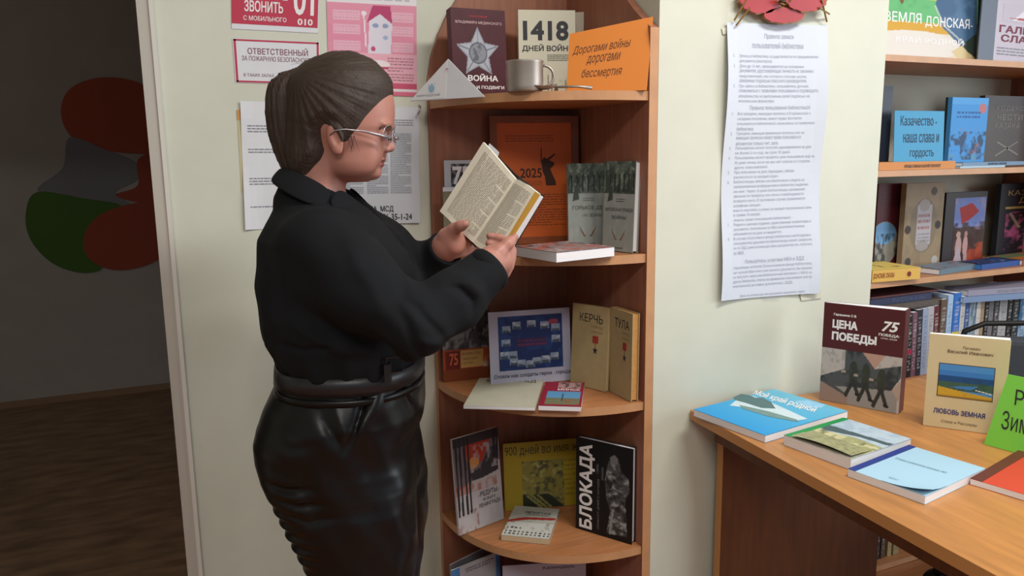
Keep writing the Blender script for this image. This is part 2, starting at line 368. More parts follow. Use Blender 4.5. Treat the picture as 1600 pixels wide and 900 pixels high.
# ------------------------------------------------------------ notices on the left wall
def sheet(name, label, tl, tr, bl, br, Y, m=PAPER, cat='notice', off=.0015, group=None, curl=0.0, sag=0.0, nx=2, ny=2, k=6):
    """paper taped flat to a wall plane Y; returns thing and warp(x in 0..1, y in 0..1) -> local point"""
    Q = [onY(*p, Y) for p in (bl, br, tl, tr)]; t = thing(name, label, cat, Q[0], group); o0 = Q[0]
    Q = [q-o0 for q in Q]
    def warp(p, lift=0.0):
        u, v = p[0], p[1]; z = p[2] if len(p) > 2 else 0
        q = (Q[0]*(1-u)+Q[1]*u)*(1-v)+(Q[2]*(1-u)+Q[3]*u)*v
        d = off+curl*(abs(2*u-1)**3)*(.5+.5*math.sin(v*k+1))+sag*math.sin(v*math.pi*3+u)*.5+abs(sag)*.5
        return Vector((q.x, q.y-d-z, q.z))
    b = MB(); g = lambda i, j: warp((i/nx, j/ny))
    for i in range(nx):
        for j in range(ny): b.quad(g(i, j), g(i+1, j), g(i+1, j+1), g(i, j+1))
    n = len(b.v); bb = MB(); bb.v = b.v+[v+Vector((0, .0004, 0)) for v in b.v]; bb.f = b.f+[tuple(i+n for i in f)[::-1] for f in b.f]
    bb.build('paper_sheet', m, t, smooth=nx > 2); return t, warp
REDP = mat('crimson_print', 'B52A48', .6); PINK = mat('pink_print', 'DD93A6', .6)
t, w = sheet('fire_phone_sign', 'crimson and white fire telephone sign reading 01 and 010 at top of left wall', (361, -62), (500, -48), (362, 45), (497, 52), YB)
MB().quad(w((.0, .08, .0004)), w((.99, .08, .0004)), w((.99, .99, .0004)), w((0, .99, .0004))).build('red_field', REDP, t)
letters([('ПОЖАРЕ', .14, .47, .63, .59, dict(bold=.02)), ('ЗВОНИТЬ', .14, .27, .58, .44, dict(bold=.02)), ('С МОБИЛЬНОГО', .13, .14, .62, .21, dict(bold=.012)), ('01', .70, .26, .94, .72, dict(bold=.02)), ('010', .75, .11, .93, .21, dict(bold=.025))], WHITEINK, t, .0008, warp=w)
t, w = sheet('fire_duty_notice', 'small white notice with crimson border reading ОТВЕТСТВЕННЫЙ', (363, 60), (499, 66), (368, 129), (500, 133), YB)
b = MB()
for x0, y0, x1, y1 in ((.01, .01, .99, .05), (.01, .95, .99, .99), (.01, .01, .035, .99), (.965, .01, .99, .99)): b.quad(*[w((x, y, .0004)) for x, y in ((x0, y0), (x1, y0), (x1, y1), (x0, y1))])
b.build('crimson_border', REDP, t)
letters([('ОТВЕТСТВЕННЫЙ', .16, .66, .86, .84, dict(bold=.01)), ('ЗА ПОЖАРНУЮ БЕЗОПАСНОСТЬ', .09, .51, .92, .62, {}), ('В ТАКИХ ЗАЛАХ', .10, .15, .45, .22, {})], mat('plum_ink', '7E4658', .6), t, .0006, warp=w)
t, w = sheet('fire_safety_poster', 'pink fire safety poster with a drawn little house, behind her head', (509, -38), (650, -30), (514, 146), (651, 151), YB)
cv = Cv(120, 160, 'DFDCE0'); cv.rect(0, .0, 1, .78, 'E4ACBC').rect(0, .36, 1, .78, 'DA8FA6').rect(0, .45, .98, .60, 'D983A0', .4).rect(0, .06, 1, .11, 'C75573').rect(0, 0, 1, .035, 'CF6C86').rect(0, .04, 1, .06, 'DFDCE0')
cv.rect(0, .97, 1, 1, 'C04A66')
for v in (.70, .58, .44): cv.rect(.06, v-.06, .36, v+.02, 'E3B0C2').rect(.72, v-.06, .96, v+.02, 'E3B0C2').words(.07, v-.055, .35, v+.015, 3, 'C98CA4', .6).words(.73, v-.055, .95, v+.015, 3, 'C98CA4', .6)
cv.poly([(.44, .36), (.70, .36), (.72, .64), (.58, .70), (.46, .64)], 'D9D5E2').poly([(.43, .62), (.50, .77), (.70, .77), (.72, .62), (.58, .70)], 'B23C6C').ell(.53, .60, .035, .02, '8E9DBF').ell(.64, .60, .035, .02, '8E9DBF').ell(.64, .50, .03, .018, '9FAFD0').ell(.50, .40, .028, .022, 'BE4A72').line(.42, .42, .40, .70, .008, 'E8DDE6').ell(.40, .70, .03, .02, 'E8DDE6')
cv.words(.66, .12, .96, .34, 8, '8C5568', .7).words(.05, .15, .60, .32, 6, 'C98CA4', .5).ell(.22, .34, .10, .028, 'EBDDE4').ell(.55, .27, .14, .035, 'EBDDE4').line(.46, .24, .66, .24, .01, 'B23C5C').words(.04, .80, .92, .96, 3, 'A9A4B4', .7)
surf_grid(cv, lambda u, v: w((u, v, .0006)), 'poster_print', t)
t, w = sheet('printed_notice', 'white bilingual instruction sheet with faint grey lines, taped left of her ponytail', (375, 158), (455, 160), (383, 359), (462, 356), YB, curl=.006, nx=8, ny=8)
letters([('УТВЕРЖДАЮ', .55, .93, .95, .95, {}), ('F', .72, .55, .92, .62, dict(bold=.03))], INK, t, .0008, warp=w)
for y0, r in ((.76, 3), (.60, 2), (.35, 3), (.17, 1)): micro(.12, y0, .85, y0+.022*r, r, GREYINK, t, .0006, warp=w)
t, w = sheet('adhesive_tape', 'yellowed strip of tape along the left edge of the instruction sheet', (370, 172), (375, 171), (377, 300), (381, 299), YB, m=mat('yellow_tape', 'BDB48E', .5), cat='tape', off=.001)
MB().quad(w((0, .88, .001)), w((1, .88, .001)), w((1, 1, .001)), w((0, 1, .001))).build('orange_end', mat('orange_tape', 'C98A45', .6), t)
t, w = sheet('newspaper_page', 'newspaper page of dense grey columns taped up behind her face', (462, 163), (654, 168), (470, 352), (655, 348), YB, m=mat('newsprint', 'C9CCD2', .8), curl=.004, sag=.002, nx=10, ny=10)
for x0 in (.34, .55, .75): micro(x0, .26, x0+.18, .80 if x0 < .7 else .78, 34, mat('newsprint_ink', '8F939C', .8), t, .0006, warp=w, hh=.5)
micro(.75, .84, .95, .90, 3, GREYINK, t, .0006, warp=w, name='headline'); micro(.36, .84, .62, .92, 3, GREYINK, t, .0006, warp=w, name='headline')
letters([('МОЛЛИЦА  МСД', .38, .095, .77, .155, dict(bold=.015)), ('ТЕЛ. 8 863-76-35-1-24', .38, .03, .93, .085, dict(bold=.015))], INK, t, .0008, warp=w)

# ------------------------------------------------------------ library rules and wall flower on the pillar
t, w = sheet('library_rules_sheet', 'long white sheet of library rules taped to the pillar below the red wall ornament', (1133, 36), (1290, 40), (1121, 469), (1273, 457), YF, m=mat('rules_paper', 'C9D0DC', .75), curl=.012, sag=.004, nx=10, ny=26, k=9)
RUL = mat('rules_ink', 'A2A7B4', .8)
lines = """1.|Запись в библиотеку осуществляется по предъявлению
|документа (паспорта).
2.|Дети до 14 лет, записываются на основании
|документов, удостоверяющих личность их законных
|представителей, или согласно спискам школы,
|заверенных подписью классного руководителя.
3.|При записи в библиотеку, пользователь должен
|ознакомиться с правилами пользования и подтвердить
|обязательство их выполнения своей подписью на
|читательском формуляре.
#Правила пользования библиотекой
1.|Все граждане, имеющие прописку в Егорлыкском и
|соседнем поселении, имеют право бесплатно
|пользоваться библиотекой, ознакомясь со правилами
|библиотеки.
2.|Граждане, имеющие временную прописку или не
|имеющие прописки имеют право пользоваться
|абонентом только чит. зала.
3.|Пользователь может получать единовременно на дом
|не более 5-ти изд. на срок 30 дней.
4.|Пользователь может продлить срок пользования ещё на
|30 дней лично, если на них нет спроса со стороны
|других пользователей.
5.|При получении на дом периодики, обязан
|расписаться за каждый издан.
6.|Библиотекарь обязан систематически следить за
|своевременным возвращением в библиотеку выданных
|им книг. Через 10 дней библиотекарь напоминает
|звонком по телефону или лично о необходимости
|возврата книги. В противном случае применяются
|штрафные санкции:
|внести неустойку (сумму) за каждый просроченный день
|в сумме 10 копеек
|лишить права пользования библиотекой.
7.|Редкие и ценные издания, единственные экземпляры и
|документы, полученные по МБА (межбиблиотечному
|абонементу) на дом не выдаются.
8.|В случае отсутствия в фонде библиотеки необходимых
|пользователю документов библиотекарь может запросить
|их по ЭДД (электронная доставка документов) или, получить
|по МБА.
@Пользуйтесь услугами МБА и ЭДД
|Уважаемые читатели! Если в книжном фонде библиотеки,
|нет нужной Вам книги или нужного документа, Вы можете
|их получить через межбиблиотечный абонемент ( МБА) из
|других библиотек, платно во временное пользование или по
|электронной доставке документов ( ЭДД).""".split('\n')
items = [('Правила записи', .37, .945, .66, .966, {}), ('пользователей библиотеки', .25, .915, .76, .936, {})]; y = .893; HD = []
for ln in lines:
    if ln[0] in '#@':
        y -= .004 if ln[0] == '#' else .016; items.append((ln[1:], .24, y-.019, .84, y, {})); y -= .0235; continue
    num, body = ln.split('|'); wd = min(.80, len(body)*.0158)
    if num: items.append((num, .06, y-.011, .075, y, {}))
    items.append((body, .12, y-.0135, .12+wd, y, {})); y -= .0175
items += [('Заказ на литературу или документы оформляют через', .2, y-.034, .86, y-.022, {}), ('библиотеку', .45, y-.052, .62, y-.040, {})]
letters(items, RUL, t, .0008, 'rules_text', warp=w)
for nm, q in (('tape_strip', ((1128, 44), (1150, 40), (1152, 50), (1130, 54))), ('tape_strip', ((1250, 455), (1283, 452), (1284, 466), (1252, 470)))):
    P = [onY(*p, YF-.003)-t.location for p in q]; MB().prism(P, (0, .0004, 0)).build(nm, mat('clear_tape', 'CFCDBB', .25), t)
# red poppy ornament
orn = thing('wall_ornament', 'red poppy-shaped wall ornament with gold edging and thin stems above the rules sheet', 'ornament', onY(1215, 5, YF-.03))
o0 = orn.location
POP = mat('poppy_red', 'A02A30', .45, nscale=12, namt=.1); GOLD = mat('ornament_gold', '8A6A34', .4, .4)
def blob(cx, cy, rx, ry, n=14, wob=.06, ph=0): return [(cx+rx*math.cos(2*math.pi*k/n)*(1+wob*math.sin(3*k+ph)), cy+ry*math.sin(2*math.pi*k/n)*(1+wob*math.cos(2.3*k+ph))) for k in range(n)]
for k, (cx, cy, rx, ry) in enumerate(((1190, -2, 34, 23), (1260, -2, 32, 20), (1225, 24, 31, 12), (1225, -28, 40, 18))):
    d = .018+.006*(k % 2); P = [onY(x, y, YF-d)-o0 for x, y in blob(cx, cy, rx+1.6, ry+1.6, 28, .05, k)]; MB().prism(P, (0, .006, 0)).build('petal_edging', GOLD, orn)
    P = [onY(x, y, YF-d-.003)-o0 for x, y in blob(cx, cy, rx, ry, 28, .05, k)]; MB().prism(P, (0, .006, 0)).build('petal', POP, orn)
for a, c in (((1166, 0), (1147, 32)), ((1172, 12), (1150, 40)), ((1284, 0), (1292, 34)), ((1280, 12), (1296, 22)), ((1212, 2), (1238, 12)), ((1236, 0), (1216, 14))): MB().tube([onY(*a, YF-.03)-o0, onY(*c, YF-.012)-o0], .0022, 6).build('stem', GOLD, orn)
c = onY(1222, 4, YF-.034)-o0; MB().lathe([(0, 0), (.007, 0), (.008, .004), (.004, .008), (0, .009)], 14).build('flower_centre', mat('ornament_brown', '4A3626', .6), orn).location = c

# ------------------------------------------------------------ top shelf of the corner bookcase
z = ZS[0]
MAROON = mat('maroon_cover', '4A1420', .6); GRAYCV = mat('grey_cover', '8C918F', .5)
def star(cx, cy, R, r, rot=90): return [(cx+(R if k % 2 == 0 else r)*math.cos(rad(rot+36*k)), cy+(R if k % 2 == 0 else r)*math.sin(rad(rot+36*k))*.72) for k in range(10)]
t, W, H = stand('upright_book', 'maroon hardback with a big silver star and the word ВОЙНА on top shelf', (710, 147, 1.80), (794, 147, 1.80), (705, 13), z, .03, MAROON, lean=4)
cv = Cv(90, 126, '4A1420'); cv.mottle(6, '3A101A', .45, .4); cv.poly(star(.47, .50, .41, .21), '8F929C').poly(star(.47, .50, .38, .185), 'A9ADB8')
for k in range(5):
    a = rad(90+72*k); cv.line(.47, .50, .47+.36*math.cos(a), .50+.36*math.sin(a)*.72, .008, '6E717C')
cv.ell(.47, .50, .17, .125, '5E626C').ell(.47, .50, .145, .105, '878B95').mottle(14, '4E525C', .5, .8, box=(.36, .41, .58, .6)); pic(cv, 0, 0, W, H, t)
letters([('ВЛАДИМИРА МЕДИНСКОГО', W*.08, H*.825, W*.93, H*.86, dict(bold=.01))], mat('pale_pink_ink', 'C9A9A9', .6), t)
letters([('ВОЙНА', W*.26, H*.18, W*.82, H*.265, dict(bold=.03)), ('МИФЫ И ПОДВИГИ', W*.10, H*.085, W*.93, H*.13, dict(bold=.02))], WHITEINK, t)
letters([('СКАЗКИ', W*.34, H*.905, W*.66, H*.925, dict(bold=.02))], mat('red_ink', 'B01F30', .6), t)
IVORY = mat('ivory_cover', 'CFCBB6', .55)
t, W, H = stand('upright_book', 'ivory book headed 1418 ДНЕЙ ВОЙНЫ behind the mug on top shelf', (812, 147, 1.83), (900, 147, 1.79), (807, 16), z, .018, IVORY, lean=3)
letters([('1418', W*.08, H*.66, W*.88, H*.88, dict(bold=.035)), ('ДНЕЙ ВОЙНЫ', W*.06, H*.53, W*.98, H*.62, dict(bold=.02))], INK, t)
micro(W*.5, H*.43, W*.88, H*.51, 4, mat('green_grey_ink', '6A6E64', .7), t)
cv = Cv(60, 50, 'CFCBB6'); cv.mottle(5, 'A3A68F', .6, .5).poly([(.35, .1), (.45, .5), (.55, .1)], '5A3A32').line(.2, .1, .2, .8, .02, '6B6E66').line(.3, .1, .34, .9, .02, '6B6E66').line(.8, .1, .75, .6, .02, '7B8A72'); pic(cv, W*.4, H*.03, W*.95, H*.33, t)
t, W, H = stand('upright_book', 'thin cream book peeping out right behind the ivory 1418 book', (850, 147, 1.885), (912, 147, 1.825), (850, 22), z, .010, mat('cream_grey_cover', 'B6AA98', .6), hard=False)
# orange tent card
ORG = mat('orange_card', 'D27A1E', .6)
bl, br = onY(885, 140, 1.61), onY(1010, 141, 1.511); bl.z = br.z = z+.0008
tl = onY(890, 53, 1.625); d = Vector(ray(1020, 26)); nn = (br-bl).cross(tl-bl); tr_ = Vector(EYE)+d*((bl-Vector(EYE)).dot(nn)/d.dot(nn))
M, W = frame(bl, br, tl-bl); H = (tl-bl).length; t = thing('title_card', 'orange tent card lettered Дорогами войны дорогами бессмертия, right end of top shelf', 'card', M)
Mi = M.inverted(); q = [Mi @ p for p in (bl, br, tr_, tl)]; MB().prism(q, (0, 0, -.0012)).build('front_sheet', ORG, t)
MB().prism([q[2]+Vector((0, 0, -.001)), q[1]+Vector((.0, 0, -.001)), q[1]+Vector((-.012, .0, -.016))], (.001, 0, 0)).build('folded_side', ORG, t)
def wq(p): u, v = p[0], p[1]; a = (q[0]*(1-u)+q[1]*u)*(1-v)+(q[3]*(1-u)+q[2]*u)*v; return Vector((a.x, a.y, a.z+.0006))
letters([('Дорогами войны', .05, .60, .76, .77, dict(shear=.3)), ('дорогами', .23, .42, .65, .575, dict(shear=.3)), ('бессмертия', .18, .20, .68, .37, dict(shear=.3))], mat('brown_ink', '5A2E14', .7), t, warp=wq)
# mug
mug = thing('enamel_mug', 'dull grey metal mug standing before the books on top shelf', 'mug', Vector((onY(820, 145, 1.63).x, 1.63, z+.0006)))
r = .042; hm = onY(820, 97, 1.63).z-z
MB().lathe([(0, 0), (r*.93, 0), (r*.97, .003), (r, .012), (r, hm-.004), (r*1.03, hm), (r*1.02, hm+.001), (r*.97, hm-.003), (r*.97, .01), (r*.9, .004), (0, .004)], 40).build('mug_body', ALU, mug, smooth=True)
d = Vector((RT[0], RT[1], 0)).normalized(); pts = [d*(r+.026*math.sin(a))+Vector((0, 0, hm*.52+hm*.36*math.cos(a))) for a in [k/12*math.pi for k in range(13)]]
MB().tube([p-d*.002 for p in pts], .0035, 8).build('handle', ALU, mug, smooth=True)
# spoon
sp = thing('metal_spoon', 'worn metal spoon lying at the shelf edge before the mug', 'spoon', Vector((onY(870, 143, 1.56).x, 1.56, z+.001)))
a, c = onY(836, 142, 1.60)-sp.location, onY(925, 145, 1.545)-sp.location; a.z = c.z = .004; ax = (c-a).normalized(); sd = Vector((-ax.y, ax.x, 0)); b = MB(); n = 10
for i in range(n+1):
    u = i/n; wd = .019*math.sin(math.pi*min(1, u*.97+.03))**.7
    for j in range(7): s_ = j/3-1; b.v.append(a+ax*(.058*u-.012)+sd*wd*s_+Vector((0, 0, .010*(s_*s_)*.8+.006*abs(2*u-1)**2-.002)))
b.f = [(i*7+j, (i+1)*7+j, (i+1)*7+j+1, i*7+j+1) for i in range(n) for j in range(6)]
b.build('bowl', ALU, sp, smooth=True); b = MB(); m0 = a+ax*.045+Vector((0, 0, .004)); b.tube([m0, m0*.4+c*.6+Vector((0, 0, .003)), c+Vector((0, 0, .001))], [.0028, .0028, .0045], 8); b.build('handle', ALU, sp, smooth=True)
# triangular letter
P = [onY(640, 158, 1.86), onY(757, 151, 1.66), onY(700, 92, 1.77)]; M, W = frame(P[0], P[1], P[2]-P[0]); t = thing('folded_letter', 'white triangular folded soldier letter with a blue drop mark, left end of top shelf', 'letter', M)
M0 = M.inverted(); q = [M0 @ p for p in P]; MB().prism(q, (0, 0, -.003)).build('folded_paper', PAPER, t)
MB().prism([q[0]+Vector((.004, .001, .0006)), q[0]*.5+q[1]*.5+Vector((0, .002, .0006)), q[2]+Vector((0, -.002, .0006))], (0, 0, -.0004)).build('fold_flap', mat('paper_flap', 'DEDFE2', .75), t)
cv = Cv(24, 24, 'DEDFE2'); cv.ell(.5, .4, .42, .36, '8FB6CF').poly([(.2, .6), (.5, 1), (.8, .6)], '8FB6CF').mottle(4, '6E9CC0', .55, .6); cx = W*.30; cy = q[2].y*.30; pic(cv, cx-.011, cy-.011, cx+.011, cy+.011, t, .0011, 'blue_mark')
letters([('МИНЗДРАВ', W*.10, q[2].y*.08, W*.42, q[2].y*.145, {})], GREYINK, t, .0011)
cv = Cv(10, 10, 'DEDFE2'); cv.ell(.5, .5, .4, .3, 'C79AA6'); cx = q[2].x; cy = q[2].y*.74; pic(cv, cx-.006, cy-.005, cx+.006, cy+.005, t, .0011, 'pink_mark')
t = thing('wall_hook', 'tiny shiny metal hook on the wall under the letter', 'hook', onY(655, 172, YB)); MB().tube([(0, 0, .012), (0, -.012, .008), (-.004, -.016, -.002), (-.008, -.012, -.012)], .002, 6).build('hook_wire', STEEL, t, smooth=True)

# ------------------------------------------------------------ second shelf
z = ZS[1]
fr = onY(770, 376, 1.875), onY(906, 374, 1.825); a, c = fr; a.z = c.z = z+.001
M, W = frame(a, c, Vector((0, .05, 1))); t = thing('framed_poster', 'dark wooden frame with an orange 2025 poster leaning at back of second shelf', 'framed poster', M)
d = Vector(ray(768, 181)); nn = Vector(M.col[2][:3]); P = Vector(EYE)+d*((a-Vector(EYE)).dot(nn)/d.dot(nn)); H = (P-a).dot(Vector(M.col[1][:3])); fwid = .018
FRW = mat('frame_wood', '8A4A26', .4, nscale=10, namt=.2)
for x0, y0, x1, y1 in ((0, 0, W, fwid), (0, H-fwid, W, H), (0, fwid, fwid, H-fwid), (W-fwid, fwid, W, H-fwid)): boxo('frame_rail', (x0, y0, -.012), (x1, y1, 0), FRW, t)
boxo('orange_backing', (fwid, fwid, -.010), (W-fwid, H-fwid, -.006), mat('orange_poster', 'D4641E', .5), t)
letters([('2025', W*.33, H*.52, W*.58, H*.595, dict(bold=.02))], mat('dark_brown_ink', '40200F', .6), t, -.0055)
micro(W*.34, H*.46, W*.58, H*.50, 3, mat('brown_small_ink', '8A4418', .6), t, -.0055, hh=.3); micro(W*.17, H*.80, W*.72, H*.86, 3, mat('brown_small_ink', '8A4418', .6), t, -.0055, hh=.3)
micro(W*.16, H*.14, W*.86, H*.40, 13, mat('brown_small_ink', '8A4418', .6), t, -.0055, hh=.3)
sil = [(0.571, 0.752), (0.567, 0.652), (0.58, 0.617), (0.588, 0.567), (0.612, 0.529), (0.627, 0.458), (0.737, 0.458), (0.737, 0.487), (0.7, 0.543), (0.675, 0.589), (0.718, 0.614), (0.724, 0.637), (0.663, 0.655), (0.737, 0.699), (0.727, 0.708), (0.639, 0.665), (0.616, 0.679), (0.596, 0.674), (0.588, 0.657), (0.58, 0.654), (0.582, 0.752)]
MB().prism([(W*x, H*y, -.0057) for x, y in sil], (0, 0, .0003)).build('statue_emblem', mat('dark_brown_ink', '40200F', .6), t)
# left small things
t, W, H = stand('anniversary_card', 'white card with a black 75 emblem at left of second shelf', (697, 368, 1.895), (752, 368, 1.895), (695, 251), z, .002, mat('white_card', 'B9BAC2', .6), hard=False, cat='card')
cv = Cv(40, 40, '2E2E34'); cv.mottle(8, '8A8A90', .5, .7); pic(cv, W*.18, H*.66, W*.98, H*.96, t)
letters([('75', W*.22, H*.72, W*.72, H*.93, dict(bold=.03))], WHITEINK, t, .0012); micro(W*.2, H*.62, W*.9, H*.65, 1, GREYINK, t)
t, W, H = stand('upright_booklet', 'olive-grey booklet with white upper rim before the 75 card', (694, 372, 1.87), (750, 372, 1.86), (690, 293), z, .004, mat('olive_cover', '6A6650', .6), hard=False, cat='booklet')
boxo('white_rim', (0, H*.93, .0002), (W, H, .0012), mat('white_card', 'B9BAC2', .6), t)
# grey war books
def graybook(name, label, bl, br, top, lean, title, yr, Wx=None, sd=0):
    t, W, H = stand(name, label, bl, br, top, z, .02, mat('grey_green_cover', '8D938E', .45), lean=lean, W=Wx)
    cv = Cv(80, 120, '8F9691'); cv.mottle(4, '9BA19D', .5, .5).rect(0, .64, 1, 1, '59655B').mottle(7, '39443C', .45, .9, box=(0, .64, 1, 1)).mottle(12, '8A9A8C', .62, .8, box=(0, .66, 1, 1)).mottle(9, '20282A', .6, .8, box=(.05, .66, .95, .9))
    for k in range(6): x = .1+.15*k+sd*.05; cv.ell(x, .84, .03, .025, '22292A').line(x, .68, x, .83, .022, '2B3330')
    cv.poly([(.12, .55), (.30, .57), (.27, .72), (.19, .74)], '3E453F').mottle(5, 'A9AEA9', .6, .35, box=(0, 0, 1, .6))
    for s_ in (-1, 1): cv.poly([(.52+s_*.03, .13), (.52+s_*.09, .15), (.52+s_*.22, .25), (.52+s_*.19, .20), (.52+s_*.1, .125)], '6B4B22')
    pic(cv, 0, 0, W, H, t)
    letters([(title[0], W*title[1], H*.44, W*title[2], H*.495, dict(bold=.01)), (yr[0], W*yr[1], H*.36, W*yr[2], H*.41, dict(bold=.01))], mat('dark_green_ink', '2A302E', .6), t)
    micro(W*.40, H*.55, W*.70, H*.60, 2, mat('dark_green_ink', '2A302E', .6), t, hh=.3); micro(W*.2, H*.03, W*.7, H*.05, 1, mat('dark_green_ink', '2A302E', .6), t, hh=.5); return t, W, H
graybook('upright_book', 'grey-green hardback with ГОРЬКОЕ on its cover, left one of the pair leaning on second shelf', (888.5, 378, 1.72), (946, 380, 1.69), (889, 257), 5, ('ГОРЬКОЕ ДЕ', .12, .92), ('1941 ВОЙНЫ', .40, .9), .096)
graybook('upright_book', 'grey-green hardback reading ЖИТЕЙСКАЯ ПРАВДА ВОЙНЫ leaning against the right side of second shelf', (941, 391, 1.64), (988, 397, 1.545), (938, 253), 2.5, ('ЖИТЕЙСКАЯ ПРАВДА', .05, .97), ('ВОЙНЫ', .30, .75), None, 2)
# lying photo book
t, W, H = lying('lying_book', 'thick white-paged book with reddish photo cover lying on second shelf', (800, 385), (874, 396), (862, 375.5), z, .022, mat('photo_cover_edge', '5A4A4A', .5), W=.17, H=.17, hard=False)
cv = Cv(50, 50, '8A7A78'); cv.mottle(6, 'A8584C', .48, .9).mottle(9, '2E2C32', .55, .9, box=(0, 0, .5, 1)).mottle(12, 'C9C2C2', .66, .9); pic(cv, 0, 0, W, H, t)

# ------------------------------------------------------------ third shelf
z = ZS[2]
t, W, H = stand('upright_booklet', 'glossy dark booklet with an orange 75 strip, behind her elbow on third shelf', (693, 590, 1.90), (764, 588, 1.89), (690, 480), z, .008, mat('dark_photo_cover', '3E3C3E', .3), hard=False, cat='booklet')
cv = Cv(70, 100, '4A4646'); cv.mottle(5, '8C8A8C', .5, .9, box=(0, .4, 1, 1)).mottle(10, '2A2A2C', .5, .8, box=(0, .4, 1, 1)).rect(0, 0, 1, .17, '7A3A1C').rect(0, .16, 1, .42, 'A4461F').rect(.05, .16, .37, .40, '6A2016').rect(.38, .17, .87, .40, 'C89A5A').mottle(6, 'B5A6A0', .5, .9, box=(.88, .16, 1, .42)); pic(cv, 0, 0, W, H, t)
letters([('75', W*.14, H*.21, W*.32, H*.37, dict(bold=.02))], mat('orange_ink', 'D2663C', .6), t); letters([('ВЫ НУЖНЫ, ЧТОБЫ', W*.42, H*.33, W*.82, H*.37, {}), ('ПОМНИТЬ ВОЙНУ', W*.42, H*.27, W*.76, H*.305, {}), ('1941 ГОДА', W*.42, H*.21, W*.66, H*.24, {})], mat('brown_ink', '5A2E14', .7), t)
t, W, H = stand('picture_sheet', 'white sheet with a dark blue panel of small photos standing on third shelf', (767, 590, 1.80), (893, 592, 1.765), (764, 489), z, .004, mat('lilac_paper', 'B4B4C8', .6), hard=False, cat='display sheet', lean=5)
cv = Cv(120, 90, '24356A'); cv.mottle(4, '2E4F8C', .5, .6)
for x, y in ((.06, .70), (.22, .76), (.45, .78), (.66, .74), (.83, .68), (.05, .45), (.83, .47), (.02, .22), (.16, .10), (.28, .06), (.42, .03), (.52, .08), (.66, .10), (.80, .14), (.15, .22)):
    cv.rect(x, y, x+.13, y+.13, '8FA0BA').rect(x+.01, y, x+.12, y+.05, '4E5A66').mottle(16, 'D5D9DF', .55, .7, box=(x, y+.04, x+.13, y+.13))
cv.rect(.28, .42, .75, .58, '4A2A4E', .6).words(.30, .43, .74, .57, 2, '8A3A4E', .6).ell(.86, .86, .08, .05, 'A04A5A'); pic(cv, W*.11, H*.20, W*.90, H*.93, t)
letters([('Стояли как солдаты герои - города', W*.04, H*.09, W*.99, H*.155, dict(bold=.015))], mat('navy_ink', '23233A', .6), t)
TAN = mat('tan_cloth_cover', 'A8946A', .7, nscale=40, namt=.05)
def hero(label, bl, br, top, T, title, W=None, pages=None, lean=3):
    t, W, H = stand('upright_book', label, bl, br, top, z, T, TAN, pages=pages or OLDP, lean=lean, W=W, H=None)
    letters([(title, W*.22, H*.80, W*.86, H*.90, {})], INK, t)
    letters([('ГОРОД', W*.55, H*.73, W*.86, H*.765, {}), ('ГЕРОЙ', W*.55, H*.675, W*.86, H*.71, {})], mat('faded_tan_ink', '857450', .7), t)
    boxo('red_ribbon', (W*.60, H*.56, .0002), (W*.75, H*.645, .0012), mat('ribbon_red', '9A2B22', .6), t)
    MB().prism([(W*.675+.075*W*(1 if k % 2 == 0 else .4)*math.cos(rad(90+36*k)), H*.47+.075*W*(1 if k % 2 == 0 else .4)*1.2*math.sin(rad(90+36*k)), .0004) for k in range(10)], (0, 0, .0005)).build('star_emblem', INK, t); boxo('ribbon_thread', (W*.67, H*.49, .0002), (W*.68, H*.56, .0006), INK, t); return t, W, H
hero('tan hardback titled КЕРЧЬ with a red ribbon and star', (891, 598, 1.74), (946, 613, 1.63), (897, 474), .012, 'КЕРЧЬ')
hero('tan hardback titled ТУЛА with thick orange-tan pages, rightmost on third shelf', (952, 611, 1.635), (986, 632, 1.533), (957, 481), .020, 'ТУЛА', lean=0.5, pages=mat('orange_pages', 'C08A4C', .8, nscale=90, namt=.08))
t, W, H = lying('lying_book', 'large worn off-white booklet marked ВОЛГОГРАД lying on third shelf', (724, 634), (836, 637), (760, 591), z, .008, mat('offwhite_cover', 'B8B5A2', .6, nscale=20, namt=.05), hard=False)
letters([('ВОЛГОГРАД', W*.14, H*.84, W*.90, H*.95, {})], INK, t)
t, W, H = lying('lying_book', 'small crimson book with a blue landscape, МИНСК, lying on third shelf', (841, 634), (908, 636), (861, 597), z, .012, mat('crimson_cover', '8E2036', .5), hard=False)
cv = Cv(60, 60, '8E2036'); cv.rect(.12, .06, .94, .58, '5C93BE').rect(.12, .06, .94, .32, '6E7458').mottle(9, '8C5A40', .55, .8, box=(.12, .06, .94, .32)).rect(.50, .2, .54, .5, '3A4A5A').rect(.35, .72, .92, .97, 'B08A8A').mottle(7, '3A3438', .5, .8, box=(.35, .72, .92, .97)); pic(cv, 0, 0, W, H, t)
letters([('МИНСК', W*.36, H*.62, W*.92, H*.70, dict(bold=.02))], WHITEINK, t)

# ------------------------------------------------------------ fourth shelf
z = ZS[3]
t, W, H = stand('upright_book', 'thin pale book with dark trees and a red blaze, РЕДУТЫ, leaning on fourth shelf', (717, 805, 1.77), (787, 792, 1.81), (707, 688), z, .008, mat('pale_grey_cover', 'B2B0B2', .5), hard=False, lean=5)
cv = Cv(80, 120, 'B8B4B6'); cv.mottle(4, 'A8A4A8', .5, .5).rect(0, .88, 1, 1, '3A3034').poly([(0, .45), (.3, .5), (1, .66), (1, .9), (0, .9)], '6E6266').poly([(.3, .62), (.62, .70), (.8, .9), (.25, .9)], 'A83A26').ell(.42, .70, .12, .06, 'C98A4A').poly([(.3, .6), (.55, .63), (.75, .8), (.95, .83), (.95, .55), (.4, .5)], '3C383C').mottle(8, 'A9A3A5', .55, .8, box=(.3, .6, 1, .88)).rect(0, .40, .9, .50, 'A8553C', .7).mottle(6, 'B8B4B6', .45, .9, box=(.2, .38, 1, .52))
